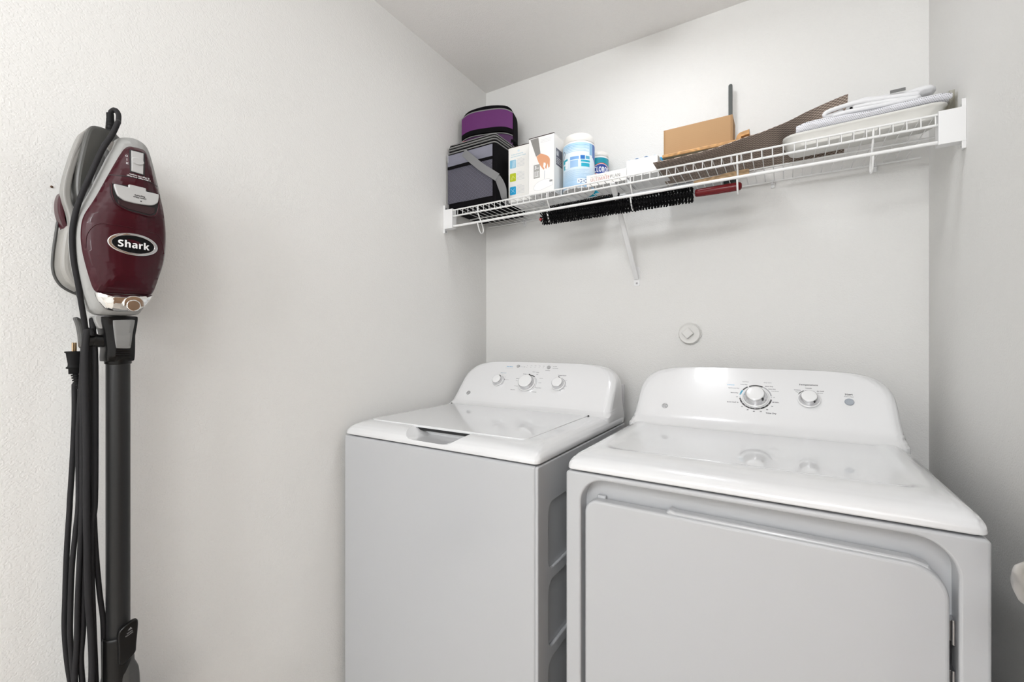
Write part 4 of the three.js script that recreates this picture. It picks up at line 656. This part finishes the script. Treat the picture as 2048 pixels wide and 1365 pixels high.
// ---------- stick vacuum hung on the left wall ----------
{
  const VB = 0.42, Z0 = -0.33;
  const t = thing('stick_vacuum', 'burgundy and silver stick vacuum with wrapped black cord hung on the left wall', 'vacuum cleaner', [LEFT, VB, Z0], Math.PI / 2);
  const Q = (z, y) => [-(z - Z0), y - VB]; const Z = x => x - LEFT; const C = (z, y, x) => [...Q(z, y), Z(x)];
  const OL = a => a.map(p => Q(...p));
  // silver shell
  const frame = OL([[-0.3254, 1.6352], [-0.3457, 1.6432], [-0.3637, 1.6386], [-0.3719, 1.6276], [-0.3831, 1.5824], [-0.3914, 1.5440], [-0.3986, 1.5057], [-0.4016, 1.4660], [-0.4008, 1.4244], [-0.3944, 1.3932], [-0.3856, 1.3680], [-0.3790, 1.3445], [-0.3637, 1.3129], [-0.3558, 1.2998], [-0.3300, 1.2984], [-0.2920, 1.2980], [-0.2792, 1.3318], [-0.2712, 1.3612], [-0.2660, 1.3932], [-0.2638, 1.4227], [-0.2638, 1.4491], [-0.2671, 1.4736], [-0.2792, 1.5034], [-0.2920, 1.5377], [-0.3036, 1.5724], [-0.3153, 1.6070], [-0.3203, 1.6266]]);
  const fr = soft(frame, 200);
  mesh('front_frame', dome(fr, Q(-0.338, 1.60), Q(-0.333, 1.40), Z(-1.105), Z(-1.068), 0.016, 2.6, 10, 0.006), M.silver, t, 'silver plastic frame');
  const shell = soft(OL([[-0.3310, 1.6181], [-0.3480, 1.6205], [-0.3634, 1.6197], [-0.3795, 1.5557], [-0.3907, 1.5156], [-0.3957, 1.4630], [-0.3919, 1.4119], [-0.3820, 1.3709], [-0.3727, 1.3405], [-0.3600, 1.3388], [-0.3300, 1.3380], [-0.3000, 1.3376], [-0.2879, 1.3380], [-0.2789, 1.3734], [-0.2723, 1.4082], [-0.2700, 1.4372], [-0.2723, 1.4704], [-0.2891, 1.5076], [-0.3054, 1.5522], [-0.3198, 1.5911]]), 220);
  const sA = Q(-0.346, 1.60), sB = Q(-0.332, 1.385);
  mesh('front_cover', dome(shell, sA, sB, Z(-1.09), Z(-1.0535), 0.0165, 2.3, 12, 0.003), M.burgundy, t, 'glossy burgundy front cover');
  // how far out the cover reaches at a point
  const coverZ = (z, y) => { const p = Q(z, y); let best = 0; const dx = sB[0] - sA[0], dy = sB[1] - sA[1]; let k = ((p[0] - sA[0]) * dx + (p[1] - sA[1]) * dy) / (dx * dx + dy * dy); k = Math.max(0, Math.min(1, k)); const s = [sA[0] + dx * k, sA[1] + dy * k], d = Math.hypot(p[0] - s[0], p[1] - s[1]), ang = Math.atan2(p[1] - s[1], p[0] - s[0]); let R = 0.05, e = 9; for (const q of shell) { const ks = Math.max(0, Math.min(1, ((q[0] - sA[0]) * dx + (q[1] - sA[1]) * dy) / (dx * dx + dy * dy))), c = [sA[0] + dx * ks, sA[1] + dy * ks], a2 = Math.atan2(q[1] - c[1], q[0] - c[0]), dd = Math.abs(Math.atan2(Math.sin(a2 - ang), Math.cos(a2 - ang))) + Math.abs(ks - k) * 2; if (dd < e) { e = dd; R = Math.hypot(q[0] - c[0], q[1] - c[1]); } } const tt = 1 - Math.min(1, d / R); return Z(-1.0535) + 0.0165 * (1 - Math.pow(1 - tt, 2.3)); };
  // seam and raised crease lines on the cover
  const over = (pts, r, m, name, lift = 0.0005) => mesh(name, tube(pts.map(([z, y]) => [...Q(z, y), coverZ(z, y) + lift]), r, 50, 6), m, t);
  over([[-0.3062, 1.5545], [-0.325, 1.5555], [-0.348, 1.5565], [-0.365, 1.5563], [-0.3788, 1.5553]], 0.0009, M.dark, 'cover_seam', 0.0);
  over([[-0.274, 1.415], [-0.276, 1.44], [-0.288, 1.459], [-0.310, 1.4615], [-0.335, 1.4610], [-0.365, 1.4590], [-0.379, 1.4560], [-0.386, 1.442], [-0.390, 1.424]], 0.0007, M.burgundy, 'crease_line', 0.0);
  // power switch
  const sw = new THREE.Group(); sw.name = 'power_switch'; t.add(sw);
  const swz = coverZ(-0.343, 1.585);
  mesh('switch_recess', at(extr(shapeOf(OL([[-0.3315, 1.6075], [-0.3545, 1.6085], [-0.3540, 1.5640], [-0.3320, 1.5650]])), 0.006, 0.001), 0, 0, swz - 0.0052), M.dark, sw);
  mesh('slider', at(extr(shapeOf(OL([[-0.3329, 1.6058], [-0.3522, 1.6066], [-0.3515, 1.5658], [-0.3332, 1.5666]])), 0.005, 0.0015), 0, 0, swz - 0.0032), M.silverLight, sw, 'silver sliding switch');
  const oval = new THREE.Shape(); oval.absellipse(0, 0, 0.0096, 0.0068, 0, Math.PI * 2); mesh('thumb_rest', at(extr(oval, 0.0032, 0.0014, 3, 24), ...Q(-0.3424, 1.5880), swz + 0.0007), M.silverLight, sw);
  // suction hatch below the switch
  const hz = coverZ(-0.34, 1.515); const hatch = new THREE.Group(); hatch.name = 'filter_hatch'; t.add(hatch);
  const rim = smooth(OL([[-0.3044, 1.5355], [-0.3060, 1.5150], [-0.3120, 1.5010], [-0.3260, 1.4925], [-0.3480, 1.4893], [-0.3630, 1.4895], [-0.3720, 1.4960], [-0.3752, 1.5120], [-0.3766, 1.5350]]), 70, false);
  const closed = [...rim, [Q(-0.356, 1.5385)[0], Q(0, 1.5385)[1], 0], [Q(-0.325, 1.5385)[0], Q(0, 1.5385)[1], 0]];
  mesh('hatch_recess', at(extr(shapeOf(closed), 0.009, 0.0008), 0, 0, hz - 0.0082), M.dark, hatch);
  mesh('recess_rim', tube(rim.map(p => [p[0], p[1], hz + 0.0008]), 0.0011, 70, 6), M.burgundy, hatch);
  mesh('recess_floor', at(extr(shapeOf(OL([[-0.3120, 1.5090], [-0.3150, 1.5000], [-0.3270, 1.4950], [-0.3620, 1.4920], [-0.3690, 1.4975], [-0.3700, 1.5070]])), 0.003, 0.001), 0, 0, hz - 0.0010), std(lin(0.03, 0.012, 0.015), 0.35), hatch);
  mesh('release_tab', at(extr(shapeOf(smooth(OL([[-0.3082, 1.5348], [-0.3270, 1.5350], [-0.3285, 1.5360], [-0.3288, 1.5395], [-0.3310, 1.5405], [-0.3520, 1.5405], [-0.3545, 1.5395], [-0.3548, 1.5355], [-0.3560, 1.5345], [-0.3740, 1.5345], [-0.3752, 1.5300], [-0.3735, 1.5190], [-0.3680, 1.5125], [-0.3600, 1.5095], [-0.3400, 1.5075], [-0.3230, 1.5085], [-0.3130, 1.5150], [-0.3088, 1.5260]]), 130, true, 0.3)), 0.006, 0.0018, 3), 0, 0, hz - 0.001), M.silverLight, hatch, 'silver release tab');
  { const gs = []; const put = (s, z, y, size) => { const g = text(s, size, 0.0002); g.rotateZ(Math.PI); gs.push(at(g, ...Q(z, y), hz + 0.0051)); };
    put('Regularly', -0.3445, 1.5228, 0.0026); put('Clean Filter', -0.3445, 1.5190, 0.0026); const tri = shapeOf([[-0.0016, 0.0012], [0.0016, 0.0012], [0, -0.0014]]); gs.push(at(extr(tri, 0.0002, 0), ...Q(-0.3465, 1.5130), hz + 0.0051));
    mesh('hatch_print', gs, M.dark, hatch); }
  { const gs = []; const put = (s, z, y, size, flip = true) => { const g = text(s, size, 0.0002); if (flip) g.rotateZ(Math.PI); gs.push(at(g, ...Q(z, y), coverZ(z, y) + 0.0012)); };
    put('II. High Pile Carpets', -0.3455, 1.5608, 0.0023); put('I. Bare Floor, Area Rugs', -0.3445, 1.5572, 0.0023); put('O', -0.3285, 1.5950, 0.0038); put('I', -0.3285, 1.5880, 0.0036); put('II', -0.3285, 1.5810, 0.0036);
    mesh('printed_text', gs, std(lin(0.8, 0.8, 0.8), 0.5), t, 'white printed settings'); }
  // oval badge
  { const b = new THREE.Group(); b.name = 'brand_badge'; const bz = coverZ(-0.338, 1.431); b.position.set(...Q(-0.3375, 1.4305), bz - 0.0008); t.add(b);
    const e1 = new THREE.Shape(); e1.absellipse(0, 0, 0.0378, 0.0206, 0, Math.PI * 2); const hole = new THREE.Path(); hole.absellipse(0, 0, 0.0315, 0.0160, 0, Math.PI * 2); e1.holes.push(hole);
    const bend = g => { const p = g.attributes.position; for (let i = 0; i < p.count; i++) p.setZ(i, p.getZ(i) - 3.2 * p.getX(i) ** 2); g.computeVertexNormals(); return g; };
    mesh('chrome_ring', bend(extr(e1, 0.004, 0.0012, 3, 40)), M.chromeSoft, b, 'chrome oval ring');
    const e2 = new THREE.Shape(); e2.absellipse(0, 0, 0.032, 0.0165, 0, Math.PI * 2); mesh('badge_face', bend(extr(e2, 0.0026, 0.0004, 1, 40)), M.black, b);
    mesh('badge_lettering', bend(text('Shark', 0.0125, 0.0008).translate(0, -0.0005, 0.0027)), std(lin(0.85, 0.85, 0.85), 0.3), b, 'raised white lettering'); }
  // chrome band and round latch under the cover
  const band = smooth(OL([[-0.2882, 1.3372], [-0.3000, 1.3370], [-0.3300, 1.3374], [-0.3600, 1.3382], [-0.3728, 1.3398], [-0.3690, 1.3310], [-0.3603, 1.3175], [-0.3470, 1.3086], [-0.3330, 1.3056], [-0.3209, 1.3052], [-0.3031, 1.3088], [-0.2927, 1.3225]]), 100, true, 0.35);
  mesh('chrome_band', dome(band, Q(-0.315, 1.328), Q(-0.350, 1.328), Z(-1.09), Z(-1.0510), 0.010, 2.2, 10, 0.003), M.chrome, t, 'mirror chrome band');
  { const l = new THREE.Group(); l.name = 'nozzle_latch'; t.add(l); const c1 = new THREE.Shape(); c1.absarc(0, 0, 0.0165, -0.25, Math.PI + 0.25); mesh('latch_cap', at(extr(c1, 0.005, 0.0018, 3, 24), ...Q(-0.3385, 1.3185), Z(-1.0425)), M.chrome, l); const c2 = new THREE.Shape(); c2.absarc(0, 0, 0.011, 0, Math.PI * 2); mesh('latch_button', at(extr(c2, 0.006, 0.002, 3, 24), ...Q(-0.3375, 1.3165), Z(-1.0425)), M.chrome, l); }
  // motor housing, smoked handle and dust cup behind, nearer the wall
  const slab = (pts, x0, x1, b, n = 110) => at(extr(shapeOf(soft(OL(pts), n)), x1 - x0, b, 3), 0, 0, Z(x0));
  mesh('motor_housing', slab([[-0.300, 1.618], [-0.340, 1.625], [-0.372, 1.60], [-0.386, 1.53], [-0.394, 1.46], [-0.390, 1.40], [-0.370, 1.33], [-0.330, 1.305], [-0.290, 1.31], [-0.272, 1.38], [-0.272, 1.45], [-0.285, 1.52]], -1.150, -1.085, 0.010), M.vacGrey, t);
  mesh('carry_handle', slab([[-0.2840, 1.6370], [-0.2930, 1.6510], [-0.3090, 1.6525], [-0.3300, 1.6480], [-0.3420, 1.6300], [-0.3300, 1.5900], [-0.3100, 1.5300], [-0.2950, 1.4900], [-0.2760, 1.4900], [-0.2680, 1.5350]], -1.128, -1.088, 0.006, 90, 0.25), M.smoke, t, 'smoke grey handle');
  mesh('handle_edge', slab([[-0.2896, 1.6440], [-0.2800, 1.6340], [-0.2690, 1.5950], [-0.2580, 1.5422], [-0.2555, 1.5096], [-0.2660, 1.4712], [-0.2655, 1.4162], [-0.2779, 1.3629], [-0.2924, 1.3272], [-0.2990, 1.3300], [-0.2860, 1.3700], [-0.2740, 1.4200], [-0.2740, 1.4750], [-0.2670, 1.5100], [-0.2690, 1.5450], [-0.2790, 1.5920], [-0.2930, 1.6430]], -1.124, -1.100, 0.003, 140, 0.3), M.smokeLight, t, 'light grey edge of the handle');
  mesh('inner_duct', [tube([C(-0.325, 1.632, -1.098), C(-0.316, 1.612, -1.092), C(-0.320, 1.590, -1.094), C(-0.310, 1.560, -1.096)], 0.013, 24, 14), slab([[-0.292, 1.545], [-0.320, 1.548], [-0.300, 1.49], [-0.276, 1.47], [-0.276, 1.50]], -1.110, -1.082, 0.004)], M.vacGrey, t);
  mesh('handle_bolt', at(new THREE.CylinderGeometry(0.010, 0.010, 0.012, 28).rotateX(Math.PI / 2), ...Q(-0.3195, 1.6150), Z(-1.080)), std(lin(0.30, 0.29, 0.27), 0.4), t);
  const cup = new THREE.Group(); cup.name = 'dust_cup'; t.add(cup);
  const cupOL = [[-0.2600, 1.4700], [-0.2530, 1.4080], [-0.2537, 1.3760], [-0.2616, 1.3558], [-0.2751, 1.3442], [-0.2950, 1.3360], [-0.3250, 1.3350], [-0.3300, 1.4000], [-0.3250, 1.4700]];
  mesh('cup_wall', slab(cupOL.map(([z, y]) => [z - 0.002, y + 0.001]), -1.160, -1.104, 0.008), std(lin(0.30, 0.29, 0.27), 0.3), cup, 'translucent grey cup');
  mesh('cup_rim', tube(smooth(OL([[-0.2590, 1.4720], [-0.2525, 1.4080], [-0.2530, 1.3760], [-0.2610, 1.3550], [-0.2751, 1.3430], [-0.2950, 1.3345]]), 40, false).map(p => [p[0], p[1], Z(-1.140)]), 0.0024, 60, 8), M.vacGrey, cup, 'dark rim');
  mesh('cup_filter', slab([[-0.268, 1.450], [-0.265, 1.410], [-0.270, 1.375], [-0.290, 1.352], [-0.30, 1.40], [-0.30, 1.45]], -1.118, -1.098, 0.004), M.vacGrey, cup);
  mesh('cup_latch', slab([[-0.2590, 1.5250], [-0.2690, 1.5080], [-0.2740, 1.5000], [-0.2715, 1.4343], [-0.2649, 1.4470], [-0.2544, 1.4788], [-0.2535, 1.5050]], -1.146, -1.116, 0.005, 90, 0.15), M.burgundy, t, 'burgundy dust cup latch');
  // neck, release button and wand
  mesh('neck', [dome(smooth(OL([[-0.3030, 1.2955], [-0.3560, 1.2975], [-0.3525, 1.2600], [-0.3505, 1.2118], [-0.3090, 1.2118], [-0.3090, 1.2350], [-0.3060, 1.2650]]), 80, true, 0.15), Q(-0.3285, 1.28), Q(-0.330, 1.23), Z(-1.108), Z(-1.074), 0.006, 2, 6, 0.004)], M.vacBlack, t, 'glossy black neck');
  mesh('neck_bracket', slab([[-0.2915, 1.2975], [-0.3070, 1.2965], [-0.3070, 1.2720], [-0.2990, 1.2740]], -1.112, -1.080, 0.002, 60, 0.1), M.silver, t);
  mesh('release_button', dome(smooth(OL([[-0.3167, 1.2886], [-0.3488, 1.2908], [-0.3457, 1.2668], [-0.3420, 1.2362], [-0.3215, 1.2365], [-0.3184, 1.2600]]), 70, true, 0.12), Q(-0.333, 1.28), Q(-0.332, 1.25), Z(-1.08), Z(-1.0665), 0.003, 2, 5, 0.002), std(lin(0.22, 0.22, 0.215), 0.4), t, 'silver release button with a lock mark');
  for (let k = 0; k < 4; k++) mesh('grip_rib', rod([...Q(-0.3200, 1.2325 - k * 0.0042), Z(-1.0675)], [...Q(-0.3435, 1.2325 - k * 0.0042), Z(-1.0675)], 0.0012), M.vacBlack, t);
  const wx = Q(-0.3310, 0)[0];
  mesh('wand', lathe([[0, 0.26], [0.0178, 0.26], [0.0181, 0.262], [0.0181, 0.7935], [0, 0.7935]], 40).translate(wx, 0, Z(-1.092)), M.pole, t, 'dark grey tube');
  mesh('wand_collar', lathe([[0.018, 0.785], [0.0202, 0.787], [0.0206, 0.800], [0.0195, 0.806], [0, 0.806]], 40).translate(wx, 0, Z(-1.092)), M.vacBlack, t);
  // lower clamp and floor head
  mesh('lower_collar', [lathe([[0.0182, 0.13], [0.0235, 0.13], [0.0235, 0.262], [0.0225, 0.268], [0.0185, 0.266]], 40).translate(wx, 0, Z(-1.092))], M.vacBlack, t);
  mesh('clamp_lever', at(extr(shapeOf(soft(OL([[-0.3215, 0.700], [-0.3300, 0.7085], [-0.3470, 0.7140], [-0.3530, 0.7120], [-0.3535, 0.7010], [-0.3505, 0.6640], [-0.3500, 0.6480], [-0.3230, 0.6330], [-0.3235, 0.6700]]), 90)), 0.010, 0.003, 3), 0, 0, Z(-1.0735)), M.vacBlack, t, 'glossy black clamp lever');
  { const g = [at(extr(shapeOf([[-0.0035, -0.002], [0.0035, -0.001], [0.001, 0.003]]), 0.0003, 0), ...Q(-0.3400, 0.7005), Z(-1.0633)), at(text('WAND', 0.0022, 0.0002).rotateZ(0.3), ...Q(-0.3395, 0.6945), Z(-1.0633)), at(text('RELEASE', 0.0022, 0.0002).rotateZ(0.3), ...Q(-0.3390, 0.6905), Z(-1.0633))]; mesh('lever_print', g, std(lin(0.22, 0.22, 0.22), 0.5), t); }
  mesh('pivot_housing', [dome(smooth(OL([[-0.3220, 0.6310], [-0.3500, 0.6470], [-0.3530, 0.6300], [-0.3590, 0.6130], [-0.3610, 0.5900], [-0.3600, 0.5200], [-0.3100, 0.5200], [-0.3120, 0.5900]]), 80, true, 0.3), Q(-0.335, 0.61), Q(-0.335, 0.54), Z(-1.12), Z(-1.078), 0.010, 2, 8, 0.005)], M.vacGrey, t);
  mesh('floor_head', [rbox(-0.135, 0, Z(-1.16), 0.135, 0.045, Z(-1.05), 0.015, 4), rbox(-0.03, 0.03, Z(-1.13), 0.03, 0.12, Z(-1.06), 0.012, 3)], M.vacBlack, t);
  mesh('wall_mount', [rbox(wx - 0.03, 0.0, 0, wx + 0.03, 0.10, 0.012, 0.004), rbox(wx - 0.012, 0.05, 0.008, wx + 0.012, 0.08, Z(-1.118), 0.003)], M.vacBlack, t);
  // cord hook
  const hk = new THREE.Group(); hk.name = 'cord_hook'; t.add(hk);
  mesh('hook_arm', slab([[-0.2735, 1.2935], [-0.2790, 1.2945], [-0.2860, 1.2880], [-0.2912, 1.2770], [-0.2910, 1.2550], [-0.2885, 1.2385], [-0.2855, 1.2350], [-0.2815, 1.2390], [-0.2808, 1.2600], [-0.2780, 1.2800]], -1.126, -1.108, 0.004), M.vacGrey, hk);
  mesh('hook_pivot', [rod([...Q(-0.2830, 1.2505), Z(-1.100)], [...Q(-0.3110, 1.2495), Z(-1.094)], 0.0118, 24), rod([...Q(-0.2980, 1.2505), Z(-1.097)], [...Q(-0.3005, 1.2500), Z(-1.0965)], 0.0130, 24)], M.vacBlack, hk);
  // cord
  const top = [[-0.3219, 1.655, -1.098], [-0.3207, 1.6830, -1.096], [-0.3222, 1.6893, -1.092], [-0.3249, 1.6906, -1.085], [-0.3272, 1.6810, -1.078], [-0.3240, 1.6640, -1.068], [-0.3196, 1.6552, -1.058], [-0.3124, 1.6319, -1.060], [-0.2990, 1.5992, -1.062], [-0.2852, 1.5536, -1.064], [-0.2719, 1.5094, -1.066], [-0.2640, 1.4715, -1.068], [-0.2610, 1.4358, -1.070], [-0.2635, 1.3925, -1.072], [-0.2706, 1.3494, -1.076], [-0.2775, 1.3146, -1.086], [-0.2835, 1.2836, -1.094], [-0.2868, 1.2600, -1.098]];
  mesh('cord', tube(top.map(p => C(...p)), 0.0043, 120, 10), M.cord, t);
  { const rings = []; const a = V3(...C(-0.3225, 1.642, -1.100)), b = V3(...C(-0.3206, 1.685, -1.097)); for (let k = 0; k < 6; k++) { const p = a.clone().lerp(b, 0.08 + k * 0.155), r = 0.0088 - k * 0.0006, g = new THREE.CylinderGeometry(r * 0.94, r, 0.0055, 18); g.applyQuaternion(new THREE.Quaternion().setFromUnitVectors(V3(0, 1, 0), b.clone().sub(a).normalize())); rings.push(at(g, p.x, p.y, p.z)); } rings.push(rod(a.toArray(), b.toArray(), 0.0058, 14)); mesh('strain_relief', rings, M.cordDark, t, 'ribbed black strain relief'); }
  // strands of the wrapped bundle as (z, y, x) in room metres
  const strand = (list, r, mat = M.cord) => mesh('cord', tube(list.map(p => C(...p)), r, 90, 9, false, 0.5), mat, t);
  strand([[-0.2914, 1.2634, -1.088], [-0.2866, 1.2743, -1.088], [-0.2831, 1.2367, -1.088], [-0.2831, 1.1645, -1.088], [-0.2845, 1.0573, -1.088], [-0.2845, 0.9594, -1.088], [-0.2852, 0.8868, -1.088], [-0.2868, 0.7779, -1.088], [-0.2907, 0.7072, -1.088], [-0.2921, 0.6387, -1.088], [-0.2879, 0.5633, -1.088], [-0.2757, 0.5539, -1.088], [-0.2691, 0.6039, -1.088]], 0.0052);
  strand([[-0.2788, 1.1682, -1.130], [-0.2788, 1.1084, -1.130], [-0.2760, 1.0268, -1.130], [-0.2726, 0.9551, -1.130], [-0.2720, 0.9377, -1.130], [-0.2682, 0.8566, -1.130], [-0.2662, 0.7753, -1.130], [-0.2653, 0.7205, -1.130], [-0.2682, 0.6643, -1.130], [-0.2733, 0.6157, -1.130], [-0.2808, 0.5686, -1.130], [-0.2920, 0.5419, -1.130], [-0.3005, 0.5644, -1.130]], 0.0043);
  strand([[-0.2873, 1.2663, -1.112], [-0.2845, 1.1910, -1.112], [-0.2796, 1.0824, -1.112], [-0.2796, 0.9564, -1.112], [-0.2757, 0.8986, -1.112], [-0.2708, 0.8326, -1.112], [-0.2688, 0.7521, -1.112], [-0.2688, 0.7031, -1.112], [-0.2737, 0.6227, -1.112], [-0.2804, 0.5673, -1.112]], 0.0041);
  strand([[-0.2875, 1.2708, -1.102], [-0.2834, 1.2043, -1.102], [-0.2827, 1.0679, -1.102], [-0.2824, 0.9537, -1.102], [-0.2793, 0.8591, -1.102], [-0.2764, 0.7788, -1.102], [-0.2749, 0.6981, -1.102], [-0.2725, 0.6275, -1.102], [-0.2779, 0.5643, -1.102]], 0.0043);
  strand([[-0.2908, 1.2709, -1.104], [-0.2880, 1.1781, -1.104], [-0.2866, 1.0206, -1.104], [-0.2859, 0.9105, -1.104], [-0.2849, 0.8008, -1.104], [-0.2839, 0.7190, -1.104], [-0.2809, 0.6663, -1.104], [-0.2829, 0.6198, -1.104], [-0.2866, 0.5572, -1.104]], 0.0045);
  strand([[-0.2937, 1.2894, -1.094], [-0.2965, 1.2523, -1.094], [-0.2982, 1.2150, -1.094], [-0.2986, 1.1358, -1.094], [-0.2979, 0.9541, -1.094], [-0.2937, 0.9100, -1.094], [-0.2930, 0.8277, -1.094], [-0.2958, 0.7158, -1.094], [-0.2986, 0.6136, -1.094], [-0.2965, 0.5545, -1.094]], 0.0045);
  strand([[-0.2920, 1.2662, -1.098], [-0.2927, 1.2152, -1.098], [-0.2938, 1.1360, -1.098], [-0.2948, 1.0475, -1.098], [-0.2969, 0.9500, -1.098], [-0.2997, 0.8653, -1.098], [-0.3052, 0.7793, -1.098], [-0.3104, 0.7206, -1.098], [-0.3116, 0.6499, -1.098], [-0.3116, 0.6034, -1.098], [-0.3090, 0.5437, -1.098]], 0.0042);
  strand([[-0.2911, 1.2690, -1.100], [-0.2911, 1.1780, -1.100], [-0.2911, 1.0480, -1.100], [-0.2911, 0.9179, -1.100], [-0.2925, 0.8151, -1.100], [-0.2946, 0.7396, -1.100], [-0.2995, 0.6433, -1.100], [-0.3024, 0.5570, -1.100]], 0.0044);
  // plug
  const pl = new THREE.Group(); pl.name = 'plug'; t.add(pl); const pz = Z(-1.130);
  const pp = lathe([[0, 0.0415], [0.0112, 0.0412], [0.0120, 0.0395], [0.0100, 0.0375], [0.0092, 0.030], [0.0078, 0.018], [0.0080, 0.0135], [0.0100, 0.0115], [0.0100, 0.0095], [0.0072, 0.0085], [0.0070, -0.001], [0, -0.001]], 28); pp.scale(1, 1, 0.7);
  pp.scale(1.22, 1, 1); mesh('plug_body', at(pp, ...Q(-0.2790, 1.1895), pz), M.cordDark, pl);
  const ribs = [rod([...Q(-0.2800, 1.1900), pz], [...Q(-0.2835, 1.1600), pz], 0.0042, 12)]; for (let k = 0; k < 6; k++) ribs.push(rod([...Q(-0.2803 - k * 0.00055, 1.1870 - k * 0.0046), pz], [...Q(-0.2804 - k * 0.00055, 1.1843 - k * 0.0046), pz], 0.0066 - k * 0.0003, 16)); mesh('plug_strain_relief', ribs, M.cordDark, pl);
  for (const [z, dz] of [[-0.2755, 0.003], [-0.2800, -0.003]]) mesh('prong', rbox(Q(z, 0)[0] - 0.0008, 1.228 - VB, pz + dz - 0.003, Q(z, 0)[0] + 0.0022, 1.247 - VB, pz + dz + 0.003, 0.0005, 1), M.brass, pl, 'brass prong');
}

renderer.render(scene, camera);
